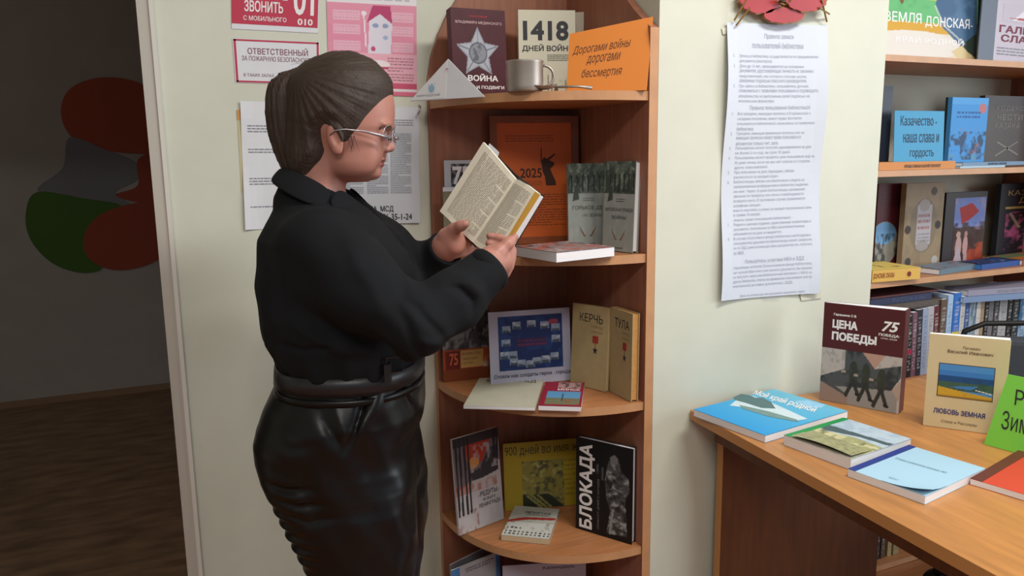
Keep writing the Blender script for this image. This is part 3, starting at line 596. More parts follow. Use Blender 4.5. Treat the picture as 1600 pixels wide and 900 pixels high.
for x in (.04, .12, .22, .30, .88, .95): cv.line(x, .2+.5*(x > .5), x+.02, 1, .022, '27262B')
cv.mottle(7, '8C4A3A', .6, .8, box=(0, 0, .45, .22)); pic(cv, 0, 0, W, H, t)
letters([('«РЕДУТЫ»', W*.46, H*.315, W*.94, H*.375, dict(bold=.02)), ('на защите', W*.56, H*.265, W*.84, H*.30, dict(bold=.01)), ('ЛЕНИНГРАДА', W*.46, H*.20, W*.95, H*.25, dict(bold=.02))], INK, t)
t, W, H = stand('title_card', 'mustard-yellow card headed 900 дней во имя with grey photos, on fourth shelf', (789, 787, 1.85), (905, 797, 1.80), (788, 694), z, .0015, mat('mustard_paper', '9A8420', .6), hard=False, cat='card', lean=6)
cv = Cv(90, 66, '9A8420'); P_ = (.24, 0, .80, .72); cv.rect(*P_, '7F7638').mottle(8, '3E3E2C', .5, .9, box=P_).mottle(12, 'A49A5A', .6, .8, box=P_).poly([(.24, 0), (.24, .22), (.6, .2), (.8, 0)], '2A2C20').line(.3, .2, .5, 0, .014, '8A8448').line(.36, .2, .56, 0, .014, '8A8448').line(.44, .2, .62, 0, .012, '8A8448').words(.82, .15, .98, .72, 8, '6E6020', .7); pic(cv, 0, 0, W, H, t)
letters([('900 дней во имя ж', W*.02, H*.79, W*1.0, H*.96, {})], mat('dark_olive_ink', '2C2A18', .6), t)
t, W, H = stand('upright_book', 'black hardback lettered БЛОКАДА up its side with a grey statue photo', (900, 822, 1.68), (987, 855, 1.54), (898, 682), z, .020, mat('black_cover', '17171A', .35), lean=.3)
cv = Cv(90, 130, '141417'); st = [(.56, .05), (.62, .3), (.55, .42), (.52, .62), (.56, .75), (.60, .86), (.68, .90), (.76, .86), (.80, .74), (.93, .68), (.95, .55), (.88, .45), (.90, .25), (.92, .06)]
cv.poly(st, '4A4A4C').mottle(9, '9A9A9C', .52, .9, pts=st, ny=16).mottle(8, '1C1C1E', .5, .85, pts=st, ny=18).ell(.68, .84, .07, .05, '6A6A6C').line(.62, .06, .66, .28, .02, '8A8A8C'); pic(cv, 0, 0, W, H, t)
letters([('БЛОКАДА', W*.06, H*.03, W*.34, H*.95, dict(bold=.035, rot=1))], WHITEINK, t); letters([('СЕМЬСОТ ДНЕЙ С КАЧАЕМ', W*.38, H*.06, W*.43, H*.60, dict(rot=1)), ('С ВОЙНЫ', W*.36, H*.66, W*.41, H*.76, dict(rot=1)), ('ХРОНИКА', W*.46, H*.60, W*.50, H*.74, dict(rot=1))], mat('mid_grey_ink', '77777C', .6), t)
t, W, H = lying('lying_book', 'small grey-white paperback with a red stripe lying on fourth shelf', (783, 836), (858, 843), (820, 792), z, .015, mat('grey_white_cover', 'A8A89E', .5), hard=False, pages=mat('aged_pages', 'C0A988', .8, nscale=90, namt=.06))
cv = Cv(60, 70, 'AFAFA6'); cv.rect(0, 0, 1, .45, 'C2C2BC').poly([(0, .42), (.4, .55), (1, .60), (1, .68), (.3, .62), (0, .50)], '9E2E2A').mottle(7, '6E665A', .6, .6, box=(0, .18, 1, .5))
for k in range(11): cv.rect(.04+k*.09, .05, .08+k*.09, .09, '3A3A3C').rect(.04+k*.09, .13, .08+k*.09, .17, '3A3A3C')
for k in range(4): cv.rect(.04+k*.09, .24, .08+k*.09, .28, '3A3A3C')
pic(cv, 0, 0, W, H, t); letters([('РЕПОРТАЖ', W*.30, H*.76, W*.86, H*.83, dict(bold=.02)), ('ИЗ БЛОКАДЫ', W*.34, H*.69, W*.84, H*.74, dict(bold=.01))], INK, t)

# ------------------------------------------------------------ bottom shelf
z = ZS[4]
t, W, H = stand('upright_book', 'white and blue booklet whose top shows at the lower left of the bookcase', (712, 1050, 1.80), (786, 1045, 1.84), (703, 893), z, .004, mat('white_blue_cover', 'A2A3AC', .5), hard=False, lean=2)
cv = Cv(40, 60, 'AEB0B8'); cv.rect(0, 0, .16, 1, '4A78B0').rect(.9, 0, 1, 1, '4A78B0'); pic(cv, 0, 0, W, H, t); letters([('НАМЯТИ КНИГИ', W*.28, H*.93, W*.86, H*.955, dict(bold=.01)), ('ПОБЕДЫ', W*.30, H*.89, W*.80, H*.92, dict(bold=.01))], INK, t)
stand('upright_book', 'grey-backed booklet slanting just behind the white and blue one', (708, 1045, 1.84), (775, 1045, 1.90), (702, 884), z, .004, mat('dusty_grey_cover', '77737A', .6), hard=False)
t, W, H = stand('display_sheet', 'pale lilac sheet whose top edge shows at the bottom of the bookcase', (788, 1050, 1.79), (915, 1060, 1.72), (785, 885), z, .003, mat('lilac_paper', 'B4B4C8', .6), hard=False, cat='display sheet'); letters([('Календарь', W*.48, H*.90, W*.86, H*.955, {})], INK, t)

# ------------------------------------------------------------ desk
ZD = .73
dk = thing('desk', 'orange-brown wooden desk with books on it, beside the pillar', 'desk', Vector((1.151, 1.515, 0)))
dk.rotation_euler = (0, 0, rad(-4)); DM = Matrix.Translation((1.151, 1.515, 0)) @ Matrix.Rotation(rad(-4), 4, 'Z')
boxo('desktop', (0, -1.35, ZD-.024), (.75, 0, ZD), DESKW, dk)
boxo('edge_band', (-.0015, -1.35, ZD-.0238), (0, 0, ZD-.0002), mat('desk_edge_band', 'B9834E', .4), dk)
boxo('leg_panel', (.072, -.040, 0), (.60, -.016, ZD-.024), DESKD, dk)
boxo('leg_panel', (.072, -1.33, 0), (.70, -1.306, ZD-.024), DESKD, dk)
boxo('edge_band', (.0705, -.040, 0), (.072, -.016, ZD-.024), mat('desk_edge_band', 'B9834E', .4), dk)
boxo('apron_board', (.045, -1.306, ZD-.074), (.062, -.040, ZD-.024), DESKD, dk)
# flat books on the desk
def flatbook(label, c4, T, cover, W=None, H=None, **kw): return lying('lying_book', label, c4[0], c4[1], c4[2], ZD, T, cover, W, H, hard=False, **kw)
# corners: (bl, br, tl) with the spine on the left short/long side
t, W, H = flatbook('wide bright blue paperback with a snowy tree photo, at the desk corner', ((1084, 640), (1196, 681), (1186, 602)), .017, mat('sky_blue_cover', '2E8AC6', .35))
cv = Cv(90, 90, '2B93CF')
for k in range(18): cv.rect(0, k/18, 1, (k+1)/18, '%02X%02XD2' % (38+k*4, 148+k*2))
cv.poly([(.03, .35), (.25, .30), (.5, .5), (.95, .9), (.86, .95), (.45, .72), (.2, .55)], 'BFD8E6', .0)
pic(cv, 0, 0, W, H, t)
def desk_pic(t, W, H, pts, col, nm, zz=.0007):
    inv = t.matrix_world.inverted(); Tz = t.matrix_world.translation.z; P = [inv @ onZ(x, y, Tz) for x, y in pts]
    for p in P: p.z = zz
    MB().prism(P, (0, 0, .0001)).build(nm, flat(col), t)
desk_pic(t, W, H, [(1150, 626), (1170, 617), (1200, 627), (1240, 645), (1262, 655), (1240, 658), (1205, 648), (1165, 637), (1140, 634)], 'C4D6DE', 'snow_bank')
desk_pic(t, W, H, [(1145, 622), (1158, 616), (1172, 618), (1180, 622), (1192, 622), (1205, 629), (1212, 639), (1190, 638), (1165, 630), (1150, 626)], '4E6E72', 'tree_row', .0009)
desk_pic(t, W, H, [(1155, 633), (1200, 643), (1245, 656), (1248, 660), (1200, 651), (1160, 639)], '6E8C8A', 'river_bank', .0009)
desk_pic(t, W, H, [(1240, 627), (1262, 626), (1290, 633), (1283, 638), (1262, 636)], '8FC4E4', 'cloud_patch')
def warp_px(t, q):     # text fitted between four pixels on the cover: bl, br, tl, tr
    inv = t.matrix_world.inverted(); Tz = t.matrix_world.translation.z; Q = [inv @ onZ(x, y, Tz) for x, y in q]
    def f(p): u, v = p[0], p[1]; a = (Q[0]*(1-u)+Q[1]*u)*(1-v)+(Q[2]*(1-u)+Q[3]*u)*v; return Vector((a.x, a.y, .0011))
    return f
letters([('Мой край родной', 0, 0, 1, 1, dict(bold=.02, shear=.2))], WHITEINK, t, warp=warp_px(t, ((1174, 618), (1272, 647), (1182, 609), (1278, 637))))
t, W, H = flatbook('grey landscape paperback with green spine and curling cover', ((1225, 680), (1330, 718), (1315, 652)), .023, mat('pale_scenery_cover', 'AEBEC8', .4))
cv = Cv(90, 90, 'AFC0CC'); cv.mottle(6, '93A9BC', .5, .6).rect(0, 0, .09, 1, '1F8A4A').poly([(.09, .45), (.6, .60), (1, .62), (1, .70), (.55, .68), (.09, .66)], '4A5C60').poly([(.09, .0), (.09, .45), (.6, .55), (1, .52), (1, 0)], '9A9A70').mottle(9, 'C9C49A', .5, .8, box=(.09, 0, 1, .5)).mottle(9, '5E6448', .62, .8, box=(.09, 0, 1, .5)); pic(cv, 0, 0, W, H, t)
# lifted corner of the cover
a, b_, c_ = Vector((W*.12, 0, .0015)), Vector((W*.98, H*.02, .009)), Vector((W*.6, H*.34, .001))
g = MB(); n = 8
for i in range(n+1):
    u = i/n; e = a*(1-u)+b_*u; e.z = .0015+.0085*math.sin(math.pi*min(1, .15+.7*u)); h_ = Vector((W*(.12+.86*u), H*.36, .0012)); g.v += [e, (e+h_)/2+Vector((0, 0, .001)), h_]
g.f = [(i*3+j, (i+1)*3+j, (i+1)*3+j+1, i*3+j+1) for i in range(n) for j in range(2)]
g.build('curled_cover', mat('olive_cover_print', '94946E', .45, nscale=90, namt=.3), t, smooth=True)
MB().quad((W*.15, H*.01, .0008), (W*.98, H*.01, .0008), (W*.98, H*.2, .0008), (W*.15, H*.2, .0008)).build('first_page', mat('grey_page', '9C978F', .7), t)
t, W, H = flatbook('pale blue paperback with a navy spine strip and one curled corner, near the desk edge', ((1325, 733), (1446, 776), (1415, 694)), .016, mat('pale_blue_cover', '9FC3D8', .5))
boxo('spine_strip', (0, 0, .0002), (W*.10, H, .0008), mat('navy_strip', '1E3480', .5), t)
g = MB(); n = 10
for i in range(n+1):
    u = i/n; x = W*(.45+.55*u)
    for j in range(4): v = j/3; g.v.append((x, H*(.0+.34*v), .0008+.013*(u**2)*(1-v)**2))
g.f = [(i*4+j, (i+1)*4+j, (i+1)*4+j+1, i*4+j+1) for i in range(n) for j in range(3)]
g.build('curled_corner', mat('pale_blue_cover', '9FC3D8', .5), t, smooth=True)
letters([('Стихи и рассказы разных лет', 0, 0, 1, 1, {})], mat('slate_ink', '56707E', .6), t, warp=warp_px(t, ((1398, 718), (1478, 741), (1401, 715), (1481, 738))))
letters([('библиотека', 0, 0, 1, 1, {})], mat('slate_ink', '56707E', .6), t, warp=warp_px(t, ((1388, 748), (1410, 754), (1390, 745), (1412, 752))))
t, W, H = flatbook('red paperback with a dark brown spine strip, cut off by the right edge of frame', ((1516, 748), (1640, 785), (1598, 706)), .012, mat('red_cover', 'C2402E', .5))
boxo('spine_strip', (0, 0, .0002), (W*.16, H, .0008), mat('brown_strip', '5E2A22', .5), t)
micro(W*.45, H*.40, W*.9, H*.44, 1, mat('brown_small_ink', '8A4418', .6), t, .001)

# standing books on the desk
def stand3(name, label, bl, br, tl, T, cover, **kw):
    a, b_ = onZ(*bl, ZD+.001), onZ(*br, ZD+.001); M, W = frame(a, b_, (0, 0, 1)); nn = Vector(M.col[2][:3]); d = Vector(ray(*tl)); P = Vector(EYE)+d*((a-Vector(EYE)).dot(nn)/d.dot(nn)); H = P.z-a.z
    return book(name, label, M, W, H, T, cover, **kw), W, H
t, W, H = stand3('upright_book', 'maroon and grey hardback ЦЕНА ПОБЕДЫ with marching soldiers, standing on the desk', (1280, 624), (1404, 647), (1287, 472), .014, mat('dark_maroon_cover', '4E1F22', .45), wedge=.03, closed=True, pages=mat('white_pages', 'ECECEE', .8))
cv = Cv(110, 150, '4E1F22'); cv.rect(0, 0, 1, .55, 'B2AAA4').mottle(14, '8A8480', .55, .6, box=(0, 0, 1, .55)); sc_ = [(.31, .55), (.52, .55), (.68, .40), (1, .47), (1, .36), (.90, .22), (.97, .14), (.97, 0), (.36, 0), (.36, .08), (0, .20), (.0, .25), (.31, .36)]
cv.poly(sc_, '4A4E50').mottle(7, '26292C', .5, .8, pts=sc_).poly([(.36, 0), (.36, .10), (.2, .17), (.97, .22), (.97, 0)], '8C8A88').poly([(.52, .55), (.68, .40), (.80, .55)], 'B08C7C').poly([(0, 0), (.36, 0), (.36, .08), (0, .20)], '8E7C72').poly([(.9, .22), (1, .33), (1, .10)], 'A89488')
for k, x in enumerate((.42, .58, .77)):
    y = .33-.02*k; cv.ell(x, y+.09, .035, .028, '2C302F').line(x, y-.07, x, y+.06, .048, '33382F').line(x, y-.08, x-.08, .10-.03*k, .022, '2C302C').line(x, y-.08, x+.07, .12-.03*k, .022, '2C302C').line(x+.05, .12-.03*k, x+.09, .11-.03*k, .014, '1E1E1E').line(x-.03, y+.02, x-.12, y-.02, .016, '3A3E38').line(x-.14, y+.0, x-.11, y+.0, .014, '9C8C80')
pic(cv, 0, 0, W, H, t)
letters([('ЦЕНА', W*.12, H*.74, W*.44, H*.84, dict(bold=.05)), ('ПОБЕДЫ', W*.12, H*.62, W*.68, H*.72, dict(bold=.05)), ('75', W*.73, H*.78, W*.94, H*.88, dict(bold=.03, shear=.3)), ('ПОБЕДА!', W*.70, H*.73, W*.95, H*.76, dict(bold=.03)), ('1945-2020', W*.73, H*.705, W*.92, H*.72, {}), ('Гарашина С.В.', W*.13, H*.875, W*.42, H*.905, dict(bold=.03))], WHITEINK, t)
t, W, H = stand3('upright_book', 'beige book with a small framed river landscape, ЛЮБОВЬ ЗЕМНАЯ, standing on the desk', (1442, 664), (1566, 681), (1454, 521), .014, mat('beige_cover', 'C9B890', .5, nscale=20, namt=.03), wedge=.012, hard=False, pages=mat('white_pages', 'ECECEE', .8))
letters([('Личман', W*.42, H*.865, W*.64, H*.895, {}), ('Василий Иванович', W*.24, H*.815, W*.80, H*.85, dict(bold=.01)), ('Стихи и Рассказы', W*.23, H*.06, W*.68, H*.09, {})], mat('dark_brown_ink', '40200F', .6), t)
letters([('ЛЮБОВЬ ЗЕМНАЯ ...', W*.12, H*.155, W*.84, H*.21, dict(bold=.03))], mat('navy_title_ink', '26306E', .5), t)
boxo('picture_border', (W*.145, H*.34, .0001), (W*.845, H*.70, .0005), mat('dark_brown_ink', '40200F', .6), t)
cv = Cv(90, 60, '4A86C0'); cv.rect(0, .62, 1, .80, '3A76B8').rect(0, .45, 1, .66, '1F4A7E').mottle(8, '27415A', .5, .6, box=(0, .4, 1, .62)).rect(0, .22, 1, .46, '3E5A48').mottle(5, '2E4A3C', .5, .7, box=(0, .22, 1, .5)).poly([(.2, .30), (.6, .26), (.75, .40), (.4, .36)], '3E78B0').poly([(0, 0), (0, .30), (.35, .22), (1, .10), (1, 0)], 'C49A2E').mottle(7, '8C8A34', .6, .6, box=(0, 0, 1, .2)).line(.7, .28, 1, .20, .012, 'D5D9DF').rect(0, 0, 1, .04, 'A47A2E'); pic(cv, W*.155, H*.347, W*.835, H*.693, t, .0008)
# green card
M, _w = frame(onZ(1537, 694, ZD+.001), onZ(1640, 722, ZD+.001), (.03, .10, 1.0)); a = M.translation; nn = Vector(M.col[2][:3]); d = Vector(ray(1575, 585)); P = M.inverted() @ (Vector(EYE)+d*((a-Vector(EYE)).dot(nn)/d.dot(nn)))
t = thing('title_card', 'bright green tent card with large black letters at right edge of the desk', 'card', M); GRN = mat('lime_card', '7BD24A', .6); Wc = _w*1.8; Hc = P.y
MB().prism([(0, 0, 0), (Wc, 0, 0), (Wc+P.x, Hc, 0), (P.x, Hc, 0)], (0, 0, -.0012)).build('front_sheet', GRN, t)
MB().prism([(P.x, Hc, -.001), (Wc+P.x, Hc, -.001), (Wc+P.x, .004, -.09), (P.x, .004, -.09)], (0, 0, -.0012)).build('back_leaf', GRN, t)
letters([('Рассказы', .050, Hc*.62, Wc*.88, Hc*.83, {}), ('Зимнее чтение', .030, Hc*.27, Wc*1.05, Hc*.52, {})], INK, t)

# ------------------------------------------------------------ office chair behind the desk
ch = thing('office_chair', 'grey fabric office chair with a curved black rim, mostly hidden behind the beige book', 'chair', Vector((2.19, 1.25, 0)))
ch.rotation_euler = (0, 0, rad(-37)); zt = onX(1598, 503, 2.31).z; GF = mat('grey_chair_fabric', '3A3E46', .9, nscale=120, bump=.1); BP = mat('black_plastic', '0A0A0C', .6)
def rbox(name, lo, hi, m, parent, r=.02):
    o = boxo(name, lo, hi, m, parent); bv = o.modifiers.new('b', 'BEVEL'); bv.width = r; bv.segments = 3; return o
rbox('seat', (-.23, -.22, .42), (.23, .22, .49), GF, ch); rbox('backrest', (-.175, .19, .55), (.175, .25, zt-.045), GF, ch); MB().tube([(-.20, .21, zt-.08), (-.185, .21, zt-.03), (-.13, .215, zt-.005), (0, .22, zt), (.13, .215, zt-.005), (.185, .21, zt-.03), (.20, .21, zt-.08)], .008, 8).build('back_rim', BP, ch, smooth=True)
MB().tube([(0, .20, .44), (0, .27, .5), (0, .26, .7)], .02, 8).build('back_support', BP, ch, smooth=True)
for s_ in (-1, 1): MB().tube([(s_*.22, -.06, .45), (s_*.27, -.10, .62), (s_*.28, -.04, .66), (s_*.27, .08, .67), (s_*.26, .17, .65), (s_*.25, .2, .58)], .016, 8).build('armrest', BP, ch, smooth=True)
MB().lathe([(.0, .42), (.03, .42), (.03, .12), (.05, .10), (0, .08)], 14).build('gas_column', BP, ch, smooth=True)
for k in range(5):
    a = 2*math.pi*k/5; leg = MB().tube([(0, 0, .10), (.28*math.cos(a), .28*math.sin(a), .065)], [.022, .014], 8).build('leg', BP, ch)
    cs = MB().lathe([(0, -.02), (.028, -.018), (.03, 0), (.028, .018), (0, .02)], 14).build('caster', BP, leg); cs.location = (.28*math.cos(a), .28*math.sin(a), .030); cs.rotation_euler = (rad(90), 0, a)

# ------------------------------------------------------------ wall bookshelf on the right
YS = 1.66; ZR = (1.640, 1.308, .973, .646, .30, .02)
rs = thing('wall_bookshelf', 'wide orange-brown open bookshelf behind the desk, full of local history books', 'bookshelf', Vector((1.76, YB, 0)))
for k, z in enumerate(ZR):
    sb = boxo('shelf_board', (0, YS-YB, z-.018), (2.2, 0, z), WOODX, rs)
    boxo('front_edge_band', (0, YS-YB-.0012, z-.018), (2.2, YS-YB, z), WOODE, sb)
boxo('side_panel', (-.006, YS-YB, 0), (.012, 0, 2.1), WOODV, rs); boxo('divider_panel', (1.13, YS-YB+.004, 0), (1.148, 0, 2.1), WOODV, rs); boxo('side_panel', (2.2, YS-YB, 0), (2.218, 0, 2.1), WOODV, rs)
def rstand(label, bl, br, top, z, T, cover, nm='upright_book', **kw): return stand(nm, label, bl, br, top, z, T, cover, **kw)
z = ZR[0]
t, W, H = rstand('bright painted card lettered ЗЕМЛЯ ДОНСКАЯ on the highest shelf right of the pillar', (1384, 84, 1.70), (1527, 88, 1.70), (1388, -50), z, .003, mat('painted_card', 'C9C6B2', .6), nm='painted_card', hard=False, cat='card', lean=4)
cv = Cv(120, 110, 'D2C8B0'); cv.rect(0, .35, 1, .42, 'D8B040').rect(0, .40, 1, .75, '62B070').mottle(5, '4E9A5A', .5, .5, box=(0, .45, 1, .7)).rect(0, .30, .8, .42, 'C99A2E').ell(.3, .15, .5, .17, 'D6D0C8').rect(0, .68, .6, 1, 'D8C23A', .8).mottle(4, '7FBF5A', .5, .7, box=(0, .7, .5, 1)).poly([(.52, .65), (.60, .95), (.98, .95), (1, .1), (.82, .15), (.60, .38)], '3E5E80').poly([(.75, .12), (1, .35), (1, 0), (.9, .0)], '2C3A34').mottle(5, '56789A', .55, .6, box=(.6, .4, .98, .9)).poly([(.82, .18), (.9, .1), (1, .02), (.8, 0), (.7, .1)], 'CBB88A').line(.52, .62, .62, .4, .010, 'C9D0C8', .6).line(.62, .4, .85, .2, .010, 'C9D0C8', .6).ell(.16, .66, .02, .05, '6E4A30').ell(.22, .68, .012, .02, '6E4A30'); pic(cv, 0, 0, W, H, t, name='painting')
letters([('ЗЕМЛЯ', -.01*W, H*.40, W*.37, H*.52, dict(bold=.01)), ('ДОНСКАЯ-', W*.41, H*.36, W*.94, H*.50, dict(bold=.01)), ('КРАЙ РОДНОЙ', W*.10, H*.16, W*.84, H*.26, dict(bold=.01))], WHITEINK, t)
t, W, H = rstand('pale book titled ГАЛЕРЕЯ СЛАВЫ at the top right corner', (1552, 88, 1.69), (1640, 92, 1.72), (1556, -50), z, .03, mat('pale_lilac_cover', 'B9B2BE', .5))
letters([('ГАЛЕРЕЯ', W*.06, H*.33, W*.95, H*.41, dict(bold=.03)), ('СЛАВЫ', W*.1, H*.23, W*.85, H*.31, dict(bold=.03))], mat('wine_ink', '6E2238', .6), t); micro(W*.05, H*.08, W*.95, H*.18, 3, GREYINK, t)
cv = Cv(40, 24, 'B9B2BE'); cv.poly([(.2, .1), (.5, .9), (.9, .9), (.9, .2)], 'D8D5DC').poly([(.05, .2), (.5, .3), (.9, .1), (.95, .3), (.5, .15)], 'A85058').ell(.8, .8, .15, .2, '5A4E8A'); pic(cv, W*.1, H*.45, W*.95, H*.65, t)
t, W, H = rstand('slate blue book standing before the pale ГАЛЕРЕЯ СЛАВЫ book on the highest shelf', (1528, 87, 1.675), (1552, 88, 1.675), (1533, -50), z, .004, mat('slate_cover', '56606E', .5), hard=False)
rstand('dark green book squeezed between the painted card and slate blue book', (1522, 88, 1.75), (1540, 88, 1.75), (1526, -60), z, .01, mat('dark_green_cover', '2A3630', .5))
z = ZR[1]
rstand('dark spine half hidden by the pillar, left of the blue card', (1374, 240, 1.75), (1389, 240, 1.75), (1378, 134), z, .02, mat('dark_blue_spine', '232A38', .5))
t, W, H = rstand('sky-blue card lettered Казачество наша слава и гордость on the middle shelf', (1397, 243, 1.71), (1474, 246, 1.70), (1391, 173), z+.012, .002, mat('blue_card', '3F93BE', .6), nm='title_card', hard=False, cat='card', lean=3)
letters([('Казачество -', W*.12, H*.73, W*.85, H*.91, {}), ('наша слава и', W*.18, H*.42, W*.90, H*.58, {}), ('гордость', W*.32, H*.12, W*.80, H*.28, {})], mat('navy_ink', '23233A', .6), t)
t, W, H = rstand('bright blue book with dark riders on its cover beside the blue card', (1481, 248, 1.74), (1537, 248, 1.74), (1486, 152), z, .015, mat('azure_cover', '3A86C4', .45))
cv = Cv(70, 100, '3C8ACA'); cv.rect(0, .9, 1, 1, '4A96D2').mottle(6, '2A3850', .45, .9, box=(0, .12, 1, .52), ny=8).mottle(9, '8A6A78', .62, .8, box=(.1, .2, .9, .58)).mottle(8, '5A8A9E', .5, .9, box=(0, 0, 1, .2)).ell(.85, .85, .1, .07, 'B06A6A').words(.15, .70, .8, .82, 2, '1F4A86', .9); pic(cv, 0, 0, W, H, t)
rstand('dark spine directly left of the bright blue riders book', (1474, 248, 1.76), (1484, 248, 1.755), (1479, 152), z, .01, mat('dark_green_cover', '2A3630', .5))
t, W, H = rstand('dark brown book КОДЕКС ЧЕСТИ КАЗАКА with crossed sabres, behind the azure book', (1531, 250, 1.80), (1602, 250, 1.80), (1535, 149), z, .02, mat('dark_brown_cover', '3C322E', .45))
letters([('КОДЕКС', W*.25, H*.78, W*.85, H*.86, {}), ('ЧЕСТИ', W*.28, H*.66, W*.84, H*.74, {}), ('КАЗАКА', W*.25, H*.54, W*.80, H*.62, {})], mat('dull_silver_ink', '6E6862', .5), t)
b = MB(); b.prism([(W*.3, H*.16, .0004), (W*.78, H*.36, .0004), (W*.80, H*.35, .0004), (W*.32, H*.14, .0004)], (0, 0, .0004)); b.build('sabre_emblem', mat('dull_silver_ink', '6E6862', .5), t)
b = MB(); b.prism([(W*.82, H*.17, .0004), (W*.34, H*.36, .0004), (W*.32, H*.34, .0004), (W*.80, H*.15, .0004)], (0, 0, .0004)); b.build('sabre_emblem', mat('dull_silver_ink', '6E6862', .5), t)
# lying spines: a box lying with its spine toward the room
def lyspine(label, p0, p1, z, T, depth, cover, txt=None, ink=None, tw=(.1, .9), name='lying_book', art=None, **kw):
    a, c = onY(*p0), onY(*p1); a.z = c.z = z+.0006; M, W = frame(a, c, (0, 0, 1))
    t = thing(name, label, 'book', M); ct = .0014
    MB().box(0, 0, -depth, W, ct, 0).box(0, T-ct, -depth, W, T, 0).box(0, ct, -.0015, W, T-ct, 0).build('cover', cover, t)
    boxo('page_block', (.001, ct, -depth+.001), (W-.001, T-ct, -.0016), kw.get('pages', PAGES), t)
    if txt: letters([(txt, W*tw[0], T*.25, W*tw[1], T*.75, dict(bold=.02))], ink or INK, t)
    if art: art(t, W, T, depth)
    return t
ORB = mat('orange_book_cover', 'C27A28', .5)
lyspine('orange book lying flat, text along its spine, on the middle shelf under the blue card', (1373, 265, 1.665), (1492, 266, 1.665), z, .024, .12, ORB, 'КРАСНЫЕ АТАМАНЫ И КАЗАЧИЙ ГЕНЕРАЛИТЕТ', INK, (.32, .80), pages=OLDP)
lyspine('grey-blue booklet lying right of the orange book on the middle shelf', (1504, 261, 1.69), (1600, 258, 1.69), z+.006, .012, .12, mat('steel_blue_cover', '5F7C98', .45), 'казачьи песни', INK, (.4, .7))
lyspine('white and turquoise booklet lying under the grey-blue booklet', (1500, 265, 1.68), (1570, 264, 1.68), z, .006, .12, mat('turquoise_white_cover', 'A5BCC8', .5))
z = ZR[2]
t, W, H = rstand('maroon book with an oval painting of riders, next to pillar on the lower display shelf', (1366, 398, 1.85), (1410, 400, 1.85), (1370, 288), z, .02, mat('wine_cover', '531E24', .45))
cv = Cv(60, 120, '531E24'); cv.ell(.3, .30, .5, .26, '8C8A80').ell(.3, .42, .4, .13, '6FA0CC').mottle(7, '343830', .5, .9, box=(0, .08, .8, .42)).words(.1, .75, .9, .9, 3, '3E161C', .6).mottle(6, '8A5A3A', .55, .7, box=(0, 0, .4, .1)); pic(cv, 0, 0, W, H, t)
t, W, H = rstand('tan tapered book with a pale scroll label and four small emblems', (1409, 402, 1.81), (1468, 401, 1.81), (1416, 287), z, .02, mat('tan_parchment_cover', '8F7C60', .6))
cv = Cv(80, 120, '8F7C60'); cv.mottle(5, '7E6C54', .5, .6).ell(.5, .5, .36, .32, '7A6C58').rect(.32, .27, .70, .74, 'A5A0A4').ell(.5, .26, .16, .06, '968C88').ell(.5, .74, .14, .07, '968C88').words(.35, .44, .67, .66, 3, '8A4A50', .8).words(.36, .30, .66, .42, 3, '6A6468', .6)
for x, y, c in ((.72, .9, '4A3A2A'), (.88, .5, '332E2A'), (.1, .46, '3A2E28'), (.16, .08, '3A3834'), (.86, .08, 'A5A29C')): cv.ell(x, y, .08, .05, c)
pic(cv, 0, 0, W, H, t)
t, W, H = rstand('dark book with a red flag and two pale figures on its cover', (1472, 396, 1.82), (1535, 396, 1.83), (1477, 302), z, .025, mat('black_brown_cover', '1E1618', .45))
cv = Cv(80, 100, '3A1C1C'); cv.rect(0, .55, 1, 1, '6A7CB4').mottle(4, '9A8A98', .5, .7, box=(0, .5, 1, 1)).poly([(.15, .85), (.55, .92), (.8, .78), (.5, .66), (.25, .60)], '9E2E2C').mottle(5, '3E3028', .42, .9, box=(0, .2, 1, .62)).rect(.45, 0, 1, .2, '8A3018', .9).mottle(5, 'A4421E', .5, .8, box=(.4, 0, 1, .3)).ell(.2, .24, .1, .18, 'B08A86').ell(.42, .26, .08, .16, 'B08A86').ell(.42, .44, .05, .05, 'A87A70').ell(.18, .44, .07, .05, 'A88A80').poly([(.05, 0), (.2, .3), (.35, 0)], 'A898A0').rect(.38, 0, .5, .15, 'A08A8A'); pic(cv, W*.22, 0, W*.98, H*.92, t)
t, W, H = rstand('black book КАЗАЧИЙ ДОН with a pink horseman, at the far right of the display shelf', (1556, 391, 1.84), (1640, 391, 1.84), (1557, 288), z, .02, mat('black_blue_cover', '14161E', .45))
letters([('КАЗАЧИЙ', W*.13, H*.84, W*.95, H*.93, {}), ('ДОН', W*.33, H*.72, W*.75, H*.81, {})], mat('gold_ink', 'A58A50', .5), t); boxo('gold_rule', (W*.1, H*.66, .0003), (W*.9, H*.69, .0006), mat('gold_ink', 'A58A50', .5), t)
cv = Cv(50, 50, '181A22'); cv.mottle(5, '9A4A6E', .5, .9).mottle(9, '5A2A4A', .55, .8).ell(.6, .35, .14, .1, 'B5AEBC').line(.1, .95, .3, .6, .03, '8A7A6A'); pic(cv, W*.12, H*.10, W*.95, H*.62, t)
def topart(cvf):
    def f(t, W, T, depth): surf_grid(cvf, lambda u, v: (W*u, T+.0004, -depth*v), 'cover_picture', t)
    return f
c1 = Cv(60, 40, 'D8BE62'); c1.line(.4, .9, .5, .5, .02, '2E2A26').line(.5, .5, .46, .3, .02, '2E2A26').ell(.72, .3, .08, .05, '6A6050').mottle(4, 'C9B060', .5, .4)
t = lyspine('thick yellow book lying flat, spine with a dark red dot, next to pillar', (1362, 446, 1.655), (1436, 453, 1.64), z+.001, .036, .15, mat('yellow_cover', 'CFA548', .5), 'ДОНСКИЕ СКАЗЫ', mat('brown_small_ink', '8A4418', .6), (.02, .45), pages=mat('cream_pages', 'C9AC74', .8, nscale=90, namt=.06), art=topart(c1))
